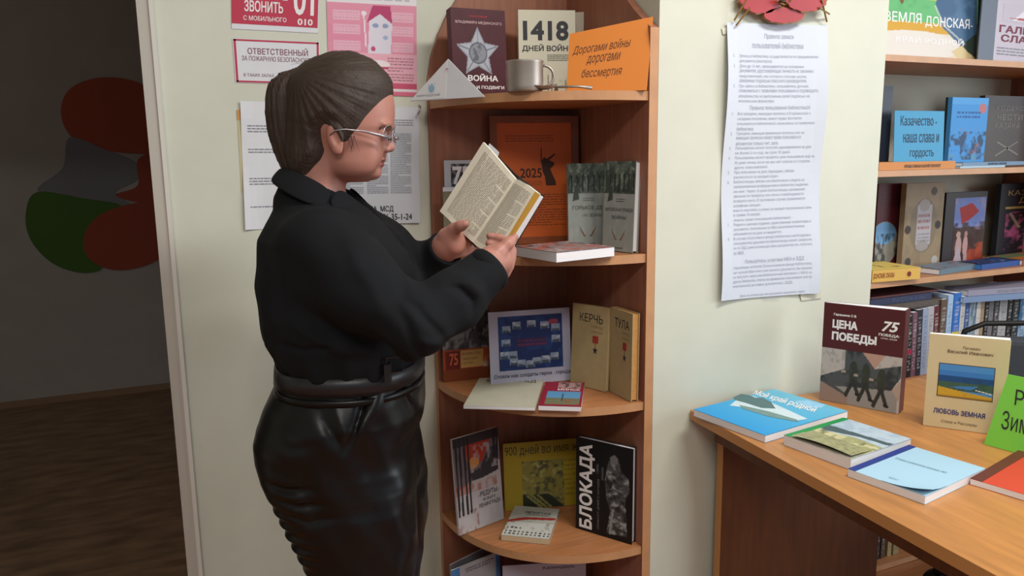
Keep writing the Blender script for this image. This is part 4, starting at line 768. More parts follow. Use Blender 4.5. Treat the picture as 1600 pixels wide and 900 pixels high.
q = Cv(16, 16, 'CFA548'); q.ell(.5, .5, .42, .42, '6E221C'); tw_ = (onY(1436, 453, 1.64)-onY(1362, 446, 1.655)).length; pic(q, tw_*.70, .008, tw_*.70+.02, .028, t, .0004, 'red_dot')
c2 = Cv(40, 30, '6E8494'); c2.mottle(5, '8C5A60', .5, .8).mottle(7, '4A5A66', .6, .8)
lyspine('grey-blue book with white pages lying right of the thick yellow book', (1468, 435, 1.665), (1527, 427, 1.70), z, .018, .09, mat('grey_blue_cover', '5C7484', .45), art=topart(c2))
c3 = Cv(40, 30, '1E2E54'); c3.mottle(5, '2A4474', .5, .8).mottle(7, '7A86A0', .62, .8, box=(.3, 0, .8, .6))
lyspine('dark blue book lying flat before the black horseman book', (1533, 427, 1.675), (1594, 417, 1.69), z, .018, .09, mat('deep_blue_cover', '1E4A8E', .4), art=topart(c3), pages=mat('blue_pages', '3E78BE', .7))
c4 = Cv(30, 20, 'A0642E'); c4.rect(0, .5, 1, 1, '4E6A4A').mottle(5, 'B0503A', .55, .7)
lyspine('brick-red and green book lying at the right end of the display shelf', (1597, 418, 1.68), (1650, 412, 1.70), z, .018, .12, mat('brick_cover', '8A4632', .5), art=topart(c4))
# row of upright books below
z = ZR[3]
row = [(1364, 1373, 497, 0, '4A3A34', 'dull brown book'), (1374, 1383, 496, 0, '32404A', 'slate book'), (1385, 1394, 498, 0, '5A5048', 'taupe book'),
 (1404, 1412, 500, 5, '3A4048', 'dark booklet'), (1412, 1420, 496, 5, '1C1C22', 'black book with white spine letters'), (1420, 1427, 490, 5, '6E4A58', 'mauve book'), (1427, 1435, 486, 5, '2A2430', 'dark purple book'),
 (1435, 1443, 484, 5, '8C98B0', 'grey-blue book'), (1443, 1452, 482, 5, 'A5A3A8', 'pale grey book'), (1452, 1460, 480, 5, '5A1E26', 'maroon book'), (1462, 1471, 470, 0, '5C4A3E', 'brown book'),
 (1472, 1480, 463, 0, '9AB4D0', 'light blue book'), (1481, 1492, 460, 0, '2A66B4', 'blue and yellow book'), (1492, 1499, 465, 0, 'B5B3B0', 'white book'), (1499, 1506, 474, 0, '2E4C82', 'mid-blue book'),
 (1506, 1516, 472, 0, '5A7488', 'book with a blue photo spine'), (1517, 1523, 470, 0, 'C0BEBC', 'slim white book'), (1523, 1529, 470, 0, '9A8468', 'tan book'), (1530, 1536, 468, 0, '17171B', 'slim black book'),
 (1536, 1543, 466, 0, '6E6C70', 'grey book'), (1544, 1551, 464, 0, '3E3C40', 'charcoal book'), (1552, 1564, 461, 0, '9C9C9E', 'wide pale grey book'), (1565, 1572, 458, 0, '14161C', 'thin black book'), (1573, 1582, 456, 0, '22282E', 'dark slate book'), (1583, 1597, 452, 0, '2C6C9A', 'bright blue picture book'), (1598, 1608, 452, 0, '1C1E24', 'black book at the picture edge')]
prev = 'the pillar corner'
for i, (x0, x1, yt, ln, colr, nm) in enumerate(row):
    a = onY(x0+ln*.5, 585, YS+.015); c = onY(x1+ln*.5, 585, YS+.015); a.z = c.z = z+.0006; h = onY(x0, yt, YS+.015).z-z; tw2 = (c-a).length-.0006
    M, _ = frame(a, c, (0, 0, 1)); lean = ln/110*1.0
    M = M @ Matrix.Rotation(lean*.9, 4, 'Z')
    if lean: M.translation.z += 0.0
    t = thing('upright_book', nm+' in spine row, right of '+prev, 'book', M, 'spine row books on the right bookshelf'); prev = 'the '+nm.split(' in ')[0]
    mm = mat('spine_'+colr, colr, .45); MB().box(0, 0, -.13, tw2, h, 0).build('cover', mm, t)
    boxo('page_block', (.0012, .002, -.132), (tw2-.0012, h+.0004, -.002), PAGES, t)
    cv = Cv(10, 50, colr); cv.words(.25, .1, .8, .9, 16, 'D0CEC8' if sum(int(colr[k:k+2], 16) for k in (0, 2, 4)) < 330 else '4A4A52', .42)
    if 'yellow' in nm: cv.rect(0, 0, 1, .5, 'C9B83A').words(.25, .1, .8, .45, 10, '6A6428', .6)
    if 'photo' in nm or 'picture' in nm: cv.mottle(4, 'A5B0B8', .5, .7, ny=6).mottle(4, '3A4650', .55, .7, ny=6)
    if i == 3: cv.rect(0, .15, 1, .6, '3A6EB4').words(.2, .2, .8, .55, 6, 'D0D4DC', .8)
    if i == 4: cv.rect(0, .38, 1, .46, 'A0284A')
    pic(cv, 0, 0, tw2, h, t, .0005, 'spine_print')
def topbook(label, x0, x1, Y0, Y1, z0, T, colr, txt=None, D=.13, ink=WHITEINK):
    a, c = onY(x0, 465, Y0), onY(x1, 460, Y1); a.z = c.z = z0+.0005; M, W = frame(a, c, (0, 0, 1))
    t = thing('lying_book', label, 'book', M, 'books lying across the spine row'); mm = mat('flat_'+colr, colr, .5)
    MB().box(0, 0, -D, W, .0015, 0).box(0, T-.0015, -D, W, T, 0).box(0, .0015, -.0015, W, T-.0015, 0).build('cover', mm, t); boxo('page_block', (.001, .0015, -D+.001), (W-.001, T-.0015, -.0016), PAGES, t)
    if txt: letters([(txt, W*.35, T*.25, W*.9, T*.75, {})], ink, t)
    return z0+T+.001
zt = onY(1404, 485, 1.675).z
zt = topbook('brown hardback with grey lettering lying on the left end of spine row', 1380, 1474, 1.675, 1.68, zt, .021, '4E423C', 'ИЗБРАННОЕ НИКОЛАЕВ', ink=mat('dull_silver_ink', '6E6862', .5))
zt = topbook('navy blue book lying on the brown hardback near the pillar', 1360, 1456, 1.675, 1.68, zt, .021, '1C2748', 'РАССКАЗЫ', ink=mat('steel_ink', '4A5478', .5))
zt = topbook('thin dark red book directly under the display shelf near the pillar', 1362, 1466, 1.68, 1.685, zt, .006, '4E1E20')
zt = onY(1505, 474, 1.665).z
zt = topbook('light blue book lying on the right end of spine row', 1505, 1640, 1.665, 1.61, zt, .019, '6F86A8', D=.10)
topbook('pale lilac book lying on top of the light blue book', 1512, 1640, 1.67, 1.615, zt, .019, '8A8698', 'ЛЕСНЫЕ ПОВЕСТИ И РАССКАЗЫ', ink=GREYINK, D=.10)
# books on the lowest shelf, seen under the desk
z = ZR[5]
prev = 'the desk leg panel'
for x0, x1, yt, colr, nm in ((1352, 1358, 826, 'A8A29C', 'white paperback'), (1359, 1366, 828, '7C92A8', 'grey-blue paperback'), (1367, 1373, 835, '3C2E34', 'dark plum paperback'), (1375, 1381, 842, '58443A', 'brown paperback'), (1385, 1391, 850, 'A89468', 'beige paperback'), (1394, 1402, 853, '9C8C66', 'ochre paperback')):
    a = onY(x0, 880, YS+.03); c = onY(x1, 880, YS+.03); a.z = c.z = z+.0006; h = max(.17, onY(x0, yt-30, YS+.03).z-z); M, _ = frame(a, c, (0, 0, 1))
    t = thing('upright_book', nm+' seen under the desk, right of '+prev, 'book', M, 'books seen under the desk'); prev = 'the '+nm
    tw2 = (c-a).length-.0005; MB().box(0, 0, -.12, tw2, h, 0).build('cover', mat('spine_'+colr, colr, .5), t); boxo('page_block', (.001, .002, -.122), (tw2-.001, h+.0004, -.002), PAGES, t)
    cv = Cv(8, 40, colr); cv.words(.3, .1, .8, .9, 12, '4A4A52' if colr > '6' else 'B0A8A0', .6)
    if 'grey-blue' in nm: cv.mottle(3, '2E6AA8', .5, .9, ny=6).mottle(3, 'C0C8D0', .6, .9, ny=5)
    pic(cv, 0, 0, tw2, h, t, .0005, 'spine_print')

# ------------------------------------------------------------ distance-field sculpting for the person
class Vol:
    def __init__(s, xs, ys, zs, big=.05):
        s.xs, s.ys, s.zs = [np.asarray(a, np.float32) for a in (xs, ys, zs)]; s.big = big
        s.a = np.full((len(xs), len(ys), len(zs)), big, np.float32)
    def sl(s, lo, hi):
        r = []
        for ax, l, h in zip((s.xs, s.ys, s.zs), lo, hi):
            i0 = max(0, np.searchsorted(ax, l)-1); i1 = min(len(ax), np.searchsorted(ax, h)+1); r.append(slice(i0, max(i0+1, i1)))
        return tuple(r), s.xs[r[0]][:, None, None], s.ys[r[1]][None, :, None], s.zs[r[2]][None, None, :]
    def put(s, fn, lo, hi, k=.01, op='add'):
        m = .03+k; q, X, Y, Z = s.sl([v-m for v in lo], [v+m for v in hi]); d = np.broadcast_to(fn(X, Y, Z), s.a[q].shape).astype(np.float32); a = s.a[q]
        if op == 'add':
            h = np.clip(.5+.5*(a-d)/k, 0, 1); s.a[q] = a*(1-h)+d*h-k*h*(1-h)
        elif op == 'sub':
            h = np.clip(.5-.5*(a+d)/k, 0, 1); s.a[q] = a*(1-h)-d*h+k*h*(1-h)
        elif op == 'disp': s.a[q] = a+d
        return s
    def cap(s, p, q, r0, r1=None, k=.01, op='add', flat=None):
        r1 = r0 if r1 is None else r1; p, q = np.array(p, float), np.array(q, float); d = q-p; L = max(1e-9, d@d)
        def fn(X, Y, Z):
            t = np.clip(((X-p[0])*d[0]+(Y-p[1])*d[1]+(Z-p[2])*d[2])/L, 0, 1)
            return np.sqrt((X-p[0]-t*d[0])**2+(Y-p[1]-t*d[1])**2+(Z-p[2]-t*d[2])**2)-(r0+(r1-r0)*t)
        R = max(r0, r1); return s.put(fn, np.minimum(p, q)-R, np.maximum(p, q)+R, k, op)
    def chain(s, pts, rs, k=.01, op='add'):
        for i in range(len(pts)-1): s.cap(pts[i], pts[i+1], rs[i], rs[i+1], k, op)
        return s
    def ell(s, c, r, k=.01, op='add', rot=None):
        c = np.array(c, float); r = np.array(r, float); Rm = np.array(rot.to_3x3()).T if rot is not None else np.eye(3)
        def fn(X, Y, Z):
            x, y, z_ = X-c[0], Y-c[1], Z-c[2]; u = Rm[0, 0]*x+Rm[0, 1]*y+Rm[0, 2]*z_; v = Rm[1, 0]*x+Rm[1, 1]*y+Rm[1, 2]*z_; w_ = Rm[2, 0]*x+Rm[2, 1]*y+Rm[2, 2]*z_
            k0 = np.sqrt((u/r[0])**2+(v/r[1])**2+(w_/r[2])**2)+1e-6; k1 = np.sqrt((u/r[0]**2)**2+(v/r[1]**2)**2+(w_/r[2]**2)**2)+1e-6
            return k0*(k0-1)/k1
        R = r.max(); return s.put(fn, c-R, c+R, k, op)
    def stack(s, rows, k=.01, cy=0., pw=2.3, op='add'):
        """rows: (z, x back, x front, half width[, y centre])"""
        rows = sorted(rows); zz = [r[0] for r in rows]; g = lambda i, Z: np.interp(Z, zz, [r[i] for r in rows])
        yc = [r[4] if len(r) > 4 else cy for r in rows]
        def fn(X, Y, Z):
            xb, xf, ry, y0 = g(1, Z), g(2, Z), g(3, Z), np.interp(Z, zz, yc); cx, rx = (xb+xf)/2, (xf-xb)/2
            d = ((np.abs((X-cx)/rx)**pw+np.abs((Y-y0)/ry)**pw)**(1/pw)-1)*np.minimum(rx, ry)
            e = np.maximum(zz[0]-Z, Z-zz[-1]); return np.maximum(d, e)
        lo = [min(r[1] for r in rows), min(y-r[3] for r, y in zip(rows, yc)), zz[0]]; hi = [max(r[2] for r in rows), max(y+r[3] for r, y in zip(rows, yc)), zz[-1]]
        return s.put(fn, lo, hi, k, op)
    def crease(s, pts, w_, amp, side=-1, axis='xz'):
        # soft groove (amp > 0) or ridge (amp < 0) following a line drawn on one side of the figure
        pts = [np.array(p, float) for p in pts]; lo = np.min(pts, 0)-3*w_; hi = np.max(pts, 0)+3*w_
        if side < 0: lo[1], hi[1] = s.ys[0], -.02
        q, X, Y, Z = s.sl(lo, hi); dm = np.full(np.broadcast(X, Z).shape, 9., np.float32); al = np.zeros_like(dm); n = len(pts)-1
        for i in range(n):
            d = pts[i+1]-pts[i]; t = np.clip(((X-pts[i][0])*d[0]+(Z-pts[i][2])*d[2])/(d[0]**2+d[2]**2+1e-9), 0, 1); di = np.sqrt((X-pts[i][0]-t*d[0])**2+(Z-pts[i][2]-t*d[2])**2)
            al = np.where(di < dm, (i+t)/n, al); dm = np.minimum(dm, di)
        s.a[q] += (amp*np.exp(-(dm/w_)**2)*np.sin(np.pi*np.clip(al*.9+.05, 0, 1))).astype(np.float32); return s
    def mesh(s, name, m, parent, label=None, iso=0., post=None):
        g = openvdb.FloatGrid(s.big); g.copyFromArray(np.ascontiguousarray(np.clip(s.a, -s.big, s.big)), tolerance=0.)
        P, Q = g.convertToQuads(isovalue=iso); P = P.astype(float)
        V = np.stack([np.interp(P[:, i], np.arange(len(ax)), ax) for i, ax in enumerate((s.xs, s.ys, s.zs))], 1); Q = Q.astype(np.int32)[:, ::-1]
        if post: V = post(V)
        return mesh(name, V, Q, m, parent, True, label)
def ax(a, b, h): return np.arange(a, b+h, h)
LAT0 = -.333; D0 = 1.5
PO = Vector((FH[0]*D0+R0[0]*LAT0, FH[1]*D0+R0[1]*LAT0, 0))
def L(px, py, ly=0.):       # pixel on the upright plane through the person, ly behind it, to her own frame
    d = ray(px, py); t = (D0+ly)/(d@FH); p = EYE+d*t; return np.array([p@R0-LAT0, ly, p[2]])
PM = Matrix.Translation(PO) @ Matrix.Rotation(-YAW, 4, 'Z')
pr = thing('person', 'person with brown ponytail and glasses in black jacket and leather trousers, reading a book', 'person', PM)
def row_(py, b_, f_, ry, ly=0.): return (L(f_, py, ly)[2], L(b_, py, ly)[0], L(f_, py, ly)[0], ry, 0.)
def rown(*r): return row_(*r, ly=-.045)

# ---- head rows (pixel rows of her profile)
HEAD = [row_(*r) for r in ((150, 486, 602, .060), (165, 476, 609, .067), (181, 470, 612.5, .070), (192, 474, 613, .071), (199, 478, 612.5, .071), (206, 484, 608, .070), (214, 492, 606, .069), (224, 500, 603.5, .067), (234, 506, 600, .064), (240, 508, 599.5, .062), (247, 510, 598.5, .059), (254, 512, 596, .055), (260, 514, 593, .050), (267, 517, 592.5, .045), (274, 522, 591, .038), (279, 532, 586, .030), (284, 546, 574, .02))]
NECK = [row_(*r) for r in ((215, 478, 540, .052), (240, 472, 540, .052), (262, 466, 545, .052), (285, 462, 541, .053), (305, 455, 534, .06), (330, 445, 540, .08))]
def build_head(V):
    c = L(539, 165); V.ell((c[0], 0, c[2]), (.0935, .073, .093), .01)
    V.stack(HEAD, .012, pw=2.15)
    c = L(541, 276); V.stack(NECK, .012, pw=2.0)
    for s_ in (-1, 1):      # cheeks
        c = L(585, 236); V.ell((c[0]-.006, s_*.033, c[2]), (.022, .024, .028), .02)
        c = L(560, 258); V.ell((c[0], s_*.042, c[2]), (.035, .020, .022), .02)
        c = L(609, 197); V.ell((c[0]-.003, s_*.026, c[2]+.002), (.006, .02, .005), .01)       # brow
        c = L(607, 210); V.ell((c[0]+.003, s_*.030, c[2]), (.011, .015, .010), .008, op='sub')
        c = L(600, 210); V.ell((c[0]-.001, s_*.030, c[2]-.001), (.0125, .0135, .0115), .004)     # lids
    a, b_ = L(609, 204), L(612.5, 229); V.cap((a[0]-.004, 0, a[2]), (b_[0]-.0045, 0, b_[2]+.001), .0055, .0085, .009)
    c = L(612, 231); V.ell((c[0]-.003, 0, c[2]), (.009, .0085, .0075), .006)
    for s_ in (-1, 1): c = L(605, 234); V.ell((c[0]-.001, s_*.0105, c[2]), (.008, .006, .006), .005)
    for s_ in (-1, 1): c = L(607, 238.5); V.ell((c[0], s_*.006, c[2]), (.004, .0025, .0025), .002, op='sub')
    c = L(598.5, 250); V.ell((c[0]-.003, 0, c[2]+.0005), (.0075, .019, .0048), .004)
    c = L(596.5, 257.5); V.ell((c[0]-.0035, 0, c[2]), (.0075, .016, .005), .004)
    c = L(599.5, 254); V.ell((c[0], 0, c[2]), (.004, .021, .0012), .003, op='sub')
    c = L(585, 270); V.ell((c[0]-.002, 0, c[2]), (.014, .017, .012), .012)
    for s_ in (-1, 1):      # ears
        rt = Matrix.Rotation(rad(-12), 4, 'Y') @ Matrix.Rotation(rad(s_*14), 4, 'Z'); c = L(524, 217, s_*.07); cc = (c[0], s_*.074, c[2])
        V.ell(cc, (.0155, .007, .0275), .006, rot=rt); V.ell((cc[0]+.003, s_*.082, cc[2]+.003), (.008, .0055, .016), .004, op='sub', rot=rt)
        V.ell((cc[0]+.004, s_*.0755, cc[2]-.021), (.008, .0055, .008), .005)
# ---- arms
SH_N, EL_N, WR_N = L(500, 384, -.150), L(648, 508, -.225), L(762, 414, -.135)
SH_F, EL_F, WR_F = L(520, 362, .150), L(640, 470, .17), L(696, 386, .045)
TORSO = [row_(*r) for r in ((272, 440, 500, .052), (288, 436, 540, .058), (305, 431, 556, .074))]+[row_(*r, ly=-.04) for r in ((326, 422, 574, .102), (345, 413, 592, .135), (370, 404, 616, .165))]+[rown(*r) for r in ((400, 401, 634, .185), (440, 400, 646, .195), (480, 404, 652, .20), (520, 412, 654, .195), (545, 424, 654, .185), (566, 434, 654, .175))]
HIPS = [rown(*r) for r in ((552, 438, 650, .165), (575, 432, 652, .165), (592, 431, 655, .167), (610, 421, 658, .175), (640, 409, 659, .187), (660, 400, 655, .190), (680, 398, 649, .190), (705, 401, 648, .188), (730, 410, 652, .180), (750, 422, 652, .165), (775, 446, 642, .13), (790, 470, 630, .09))]
LEG = [rown(*r) for r in ((690, 450, 610, .045), (712, 440, 632, .075), (740, 436, 646, .092), (766, 443, 652, .098), (785, 456, 655, .097), (805, 468, 657, .096), (835, 480, 657, .095), (865, 495, 654, .094), (900, 507, 650, .092), (940, 514, 645, .088))]
zl = LEG[0][0]; LEG = sorted(LEG); b0, f0 = LEG[0][1], LEG[0][2]
LEG = [(.09, b0+.045, f0-.035, .075, 0), (.28, b0+.035, f0-.02, .078, 0)]+LEG

# ---- body: one continuous skin from head to feet
zz = np.concatenate([ax(-.002, 1.02, .012), ax(1.022, 1.60, .0025)])
V = Vol(ax(-.26, .46, .0028), ax(-.30, .26, .0032), zz)
build_head(V)
V.stack([(r[0], r[1]+.02, r[2]-.02, r[3]-.018, 0) for r in TORSO if r[0] < L(0, 300)[2]+.0 or 1], .02)
V.stack([(r[0], r[1]+.015, r[2]-.015, r[3]-.014, 0) for r in HIPS], .03)
for s_ in (-1, 1):
    V.stack([(r[0], r[1]+.03+.01*(r[0] < .4), r[2]-.03, r[3]-.022, s_*.092) for r in LEG], .02)
    m = (b0+f0)/2; V.cap((m-.03, s_*.092, .045), (m+.13, s_*.10, .03), .038, .028, .02)
V.chain([SH_N, EL_N, WR_N], [.052, .04, .026], .02); V.chain([SH_F, EL_F, WR_F], [.052, .04, .026], .02)
# near hand: grips the lower right corner of the book, thumb on the page edge, fingers behind
def H(px, py, ly): return L(px, py, ly)
n_kn = [H(798, 392, -.085), H(797, 404, -.088), H(794, 416, -.094), H(788, 427, -.10)]     # knuckles
V.ell(H(775, 407, -.115), (.027, .017, .030), .012, rot=Matrix.Rotation(rad(-38), 4, 'Y'))
V.chain([WR_N, H(775, 407, -.115)], [.026, .024], .015)
for i, kn in enumerate(n_kn):
    V.cap(H(772, 404+i*6, -.118), kn, .0125, .0105, .010)
    j1 = kn+np.array([-.002, .030, .012]); j2 = j1+np.array([-.020, .012, .008]); j3 = j2+np.array([-.018, .001, .004])
    V.chain([kn, j1, j2, j3], [.0098, .0088, .008, .0068], .004)
V.chain([H(764, 402, -.125), H(779, 394, -.128), H(793, 381, -.118), H(804, 371, -.104)], [.014, .0115, .0098, .0078], .008)
V.ell(H(805.5, 370, -.110), (.005, .003, .006), .002)
# far hand: palm toward the camera, thumb on the page, fingers going behind the book
V.ell(H(706, 378, .035), (.026, .016, .028), .012, rot=Matrix.Rotation(rad(-20), 4, 'Y'))
V.chain([WR_F, H(704, 378, .038)], [.026, .024], .015)
V.chain([H(697, 368, .030), H(710, 358, .018), H(720, 353, .006), H(727, 350, .000)], [.015, .0115, .0098, .0078], .008)
V.cap(H(704, 368, .024), H(712, 388, .026), .010, .012, .012)
for i, (a, b_, c) in enumerate((((712, 372), (728, 366), (745, 352)), ((714, 380), (732, 376), (750, 364)), ((713, 388), (731, 386), (748, 378)), ((710, 395), (726, 395), (741, 390)))):
    V.chain([H(*a, .036), H(*b_, .066), H(*c, .078), H(c[0]+10, c[1]-8, .076)], [.0108, .0094, .0084, .007], .005)
body = V.mesh('body', SKIN, pr)
# ---- lips, brows, eyes
vf = Vol(ax(L(580, 0)[0], L(606, 0)[0], .001), ax(-.024, .024, .001), ax(L(598, 264)[2], L(598, 244)[2], .0008), .01)
c = L(598.8, 250.2); vf.ell((c[0]-.003, 0, c[2]+.0005), (.0078, .0185, .0040), .002); c = L(596.8, 257.3); vf.ell((c[0]-.0033, 0, c[2]), (.0076, .0158, .0044), .002)
c = L(599.5, 254); vf.ell((c[0], 0, c[2]), (.006, .024, .0011), .002, op='sub'); vf.mesh('lips', mat('lip_skin', '8E4A44', .45), pr)
for s_ in (-1, 1):
    c = L(603.2, 210, 0); e = MB(); n = 12
    e.lathe([(.0112*math.sin(math.pi*k/n), -.0112*math.cos(math.pi*k/n)) for k in range(n+1)], 20); o = e.build('eye', mat('eye_white', 'C8BEB8', .2), pr, smooth=True); o.location = (c[0]-.0065, s_*.030, c[2]-.001)
    e = MB().lathe([(0, .0002), (.0052, 0), (.0052, -.001)], 16).build('iris', mat('iris_brown', '2A1A12', .15), o, smooth=True); e.rotation_euler = (0, rad(112), 0); e.location = (.0108, 0, -.0042)
    b = MB(); b.tube([L(600, 201)*(1, 0, 1)+np.array([.0, s_*.050, -.003]), L(606, 197.5)*(1, 0, 1)+np.array([-.003, s_*.036, .002]), L(610.5, 198.5)*(1, 0, 1)+np.array([0, s_*.017, .0]), L(611.5, 200.5)*(1, 0, 1)+np.array([.001, s_*.010, 0])], [.0012, .0024, .0026, .0016], 8).build('eyebrow', mat('brow_hair', '3A2A22', .8), pr, smooth=True)
# ---- hair: thin shell over the scalp, swept back to the knot
V = Vol(ax(-.12, .13, .002), ax(-.10, .10, .002), ax(L(500, 300)[2], 1.58, .002))
build_head(V)
V.cap(L(500, 150), L(488, 235), .055, .048, .02)
PXZ = [L(x, y)[[0, 2]] for x, y in ((640, 150), (612, 149), (604, 157), (592, 171), (580, 186), (571, 200), (561, 212), (554, 222), (548, 224), (542, 212), (533, 200), (520, 196), (514, 203), (513, 220), (516, 236), (511, 248), (500, 260), (490, 272), (480, 286), (478, 330), (640, 330))]
X, Z = V.xs[:, None], V.zs[None, :]; dm = np.full((len(V.xs), len(V.zs)), 9., np.float32); ins = np.zeros(dm.shape, bool)
for i in range(len(PXZ)):
    (x0, z0), (x1, z1) = PXZ[i], PXZ[(i+1) % len(PXZ)]; dx, dz = x1-x0, z1-z0; t = np.clip(((X-x0)*dx+(Z-z0)*dz)/(dx*dx+dz*dz), 0, 1)
    dm = np.minimum(dm, np.hypot(X-x0-t*dx, Z-z0-t*dz))
    if z0 != z1: ins ^= ((z0 > Z) != (z1 > Z)) & (X < (x1-x0)*(Z-z0)/(z1-z0)+x0)
sd = np.where(ins, -dm, dm)[:, None, :]      # >0 in the hair region
kx, _k, kz = L(472, 118); ang = np.arctan2(Z-kz, X-kx)[:, None, :]; rr = np.hypot(Z-kz, X-kx)[:, None, :]
off = np.clip(sd*.33, -.012, .0078)+np.clip(rr*14, 0, 1)*(.00035*np.sin(ang*110+3*np.sin(ang*9))+.0007*np.sin(ang*31+rr*14))*np.clip(sd*60, 0, 1)
yy = V.ys[None, :, None]; ear = np.hypot((X[:, :, None]-L(524, 0)[0])/.018, 0)
V.a = V.a-np.where(np.abs(yy) < 9, off, off).astype(np.float32)
V.a = np.maximum(V.a, -(sd+.000)-.0015)
V.a = np.maximum(V.a, (L(480, 286)[2]-V.zs)[None, None, :])
hair = V.mesh('hair', HAIR, pr)
V = Vol(ax(-.175, -.01, .0018), ax(-.06, .06, .0018), ax(L(450, 292)[2], L(450, 98)[2], .0018))
TAILR = [row_(*r) for r in ((118, 438, 470, .020), (124, 425, 482, .028), (134, 419, 489, .034), (150, 416, 492, .037), (175, 415, 492, .038), (200, 418, 492, .036), (220, 423, 491, .034), (240, 430, 489, .030), (258, 438, 486, .026), (272, 446, 480, .020), (286, 452, 474, .012))]
V.stack(TAILR, .01, pw=2.0); V.cap(L(450, 128), L(478, 116), .018, .017, .015)
X, Y, Z = V.xs[:, None, None], V.ys[None, :, None], V.zs[None, None, :]
V.a = V.a+(.0004*np.sin(X*900+Y*500+3*np.sin(Z*12))+.0008*np.sin(X*330-Y*420+2*np.sin(Z*9+1))).astype(np.float32)
V.mesh('ponytail', TAIL, pr)
b = MB(); c = L(474, 117); b.tube([(c[0]+.004+.006*math.sin(a)*.5, .022*math.cos(a), c[2]+.020*math.sin(a)) for a in [k/16*2*math.pi for k in range(16)]], .0045, 8, True).build('hair_tie', mat('silver_sequins', 'A8A49E', .25, .8, nscale=300, bump=.6), pr, smooth=True)
tie = bpy.data.objects['hair_tie']
for k in range(7):
    a = -.2+k*.42; q = MB().lathe([(0, -.0028), (.0024, 0), (0, .0028)], 6).build('tie_bead', STEEL, tie); q.location = (c[0]+.003+.004*math.sin(a), -.022*math.cos(a), c[2]+.006+.019*math.sin(a))
# loose strands at hairline
b = MB(); rg = random.Random(3)
for k in range(26):
    x0, y0 = rg.uniform(470, 600), 0; aa = rg.uniform(0, 1)
    p0 = L(596-aa*120, 112+abs(aa-.45)*24+rg.uniform(-8, 8), rg.uniform(-.02, .02)); p1 = p0+np.array([-.02, rg.uniform(-.01, .01), .010+rg.uniform(-.004, .010)]); p2 = p1+np.array([-.02, 0, rg.uniform(-.008, .006)])
    b.tube([p0-np.array([0, 0, .004]), p1, p2], [.0005, .0004, .0002], 4)
for k in range(7):
    x = rg.uniform(541, 554); p0 = L(x, 212, -.070+.0); p1 = p0+np.array([rg.uniform(-.004, .006), -.003, -.016]); p2 = p1+np.array([rg.uniform(-.008, .004), .004, -.014]); b.tube([p0, p1, p2], [.0004, .0003, .0001], 4)
b.build('loose_strands', HAIR, pr, kind='stuff')

# ---- jacket
V = Vol(ax(-.20, .40, .0035), ax(-.32, .30, .0038), ax(L(430, 590)[2], L(430, 262)[2]+.02, .0035))
V.stack(TORSO[:], .012, pw=2.25)
V.ell((L(600, 430)[0]-.02, -.075, L(600, 430)[2]), (.085, .085, .10), .05); V.ell((L(600, 430)[0]-.02, .075, L(600, 430)[2]), (.085, .085, .10), .05)
CUF_N = L(768, 417, -.135); MID_N = L(706, 472, -.185)
V.chain([SH_N+np.array([0, .012, 0]), (SH_N+EL_N)/2+np.array([-.01, -.012, .004]), EL_N], [.068, .066, .056], .04)
V.chain([EL_N, MID_N, CUF_N+np.array([.0, 0, 0])], [.054, .050, .040], .022)
V.chain([SH_F+np.array([.005, -.02, .0]), (SH_F+EL_F)/2, EL_F], [.068, .062, .054], .03)
MID_F = L(668, 418, .10); CUF_F = L(697, 388, .048); V.chain([EL_F, MID_F, CUF_F], [.056, .050, .037], .02)
# folds: ridges on the sleeve, pleats over the belt, drape lines
def fold(p, q, r=.008, k=.012, op='add'): V.chain(p if isinstance(p[0], (list, tuple, np.ndarray)) else [p, q], [r]*(len(p) if isinstance(p[0], (list, tuple, np.ndarray)) else 2), k, op)
def arcf(c, px, n=5): return [L(x, y, ly) for x, y, ly in px]
for px, w_, am in ((((640, 452), (662, 468), (690, 500), (706, 530)), .007, .006), (((628, 462), (648, 486), (660, 520), (668, 552)), .009, .007), (((700, 440), (722, 446), (738, 462), (740, 488)), .006, .007), (((716, 432), (736, 436), (752, 452), (756, 474)), .008, -.005),
        (((560, 330), (600, 372), (632, 430), (640, 460)), .012, .006), (((520, 330), (560, 380), (600, 440), (620, 490)), .014, -.004), (((470, 480), (530, 516), (590, 536)), .012, .006), (((455, 500), (520, 540), (600, 556)), .010, -.005),
        (((430, 540), (480, 546), (540, 540)), .007, .005), (((480, 400), (500, 450), (540, 500)), .016, .004), (((590, 500), (620, 530), (650, 548)), .009, .005), (((430, 380), (440, 440), (450, 500)), .014, .003), (((575, 345), (600, 380), (610, 420)), .008, .005), (((650, 505), (690, 520), (720, 505)), .008, -.004)):
    V.crease([L(x, y, -.18) for x, y in px], w_, am)
X, Y, Z = V.xs[:, None, None], V.ys[None, :, None], V.zs[None, None, :]
zh = L(430, 560)[2]; wgt = np.clip((zh+.11-Z)/.11, 0, 1)
V.a = V.a+(.0045*wgt*np.sin(X*95+3*np.sin(Y*18))*np.sin(Y*70+2+X*20)+.0022*np.sin(X*38+Z*31+2*np.sin(Y*20))*np.sin(Z*44-X*22+1.3)).astype(np.float32)
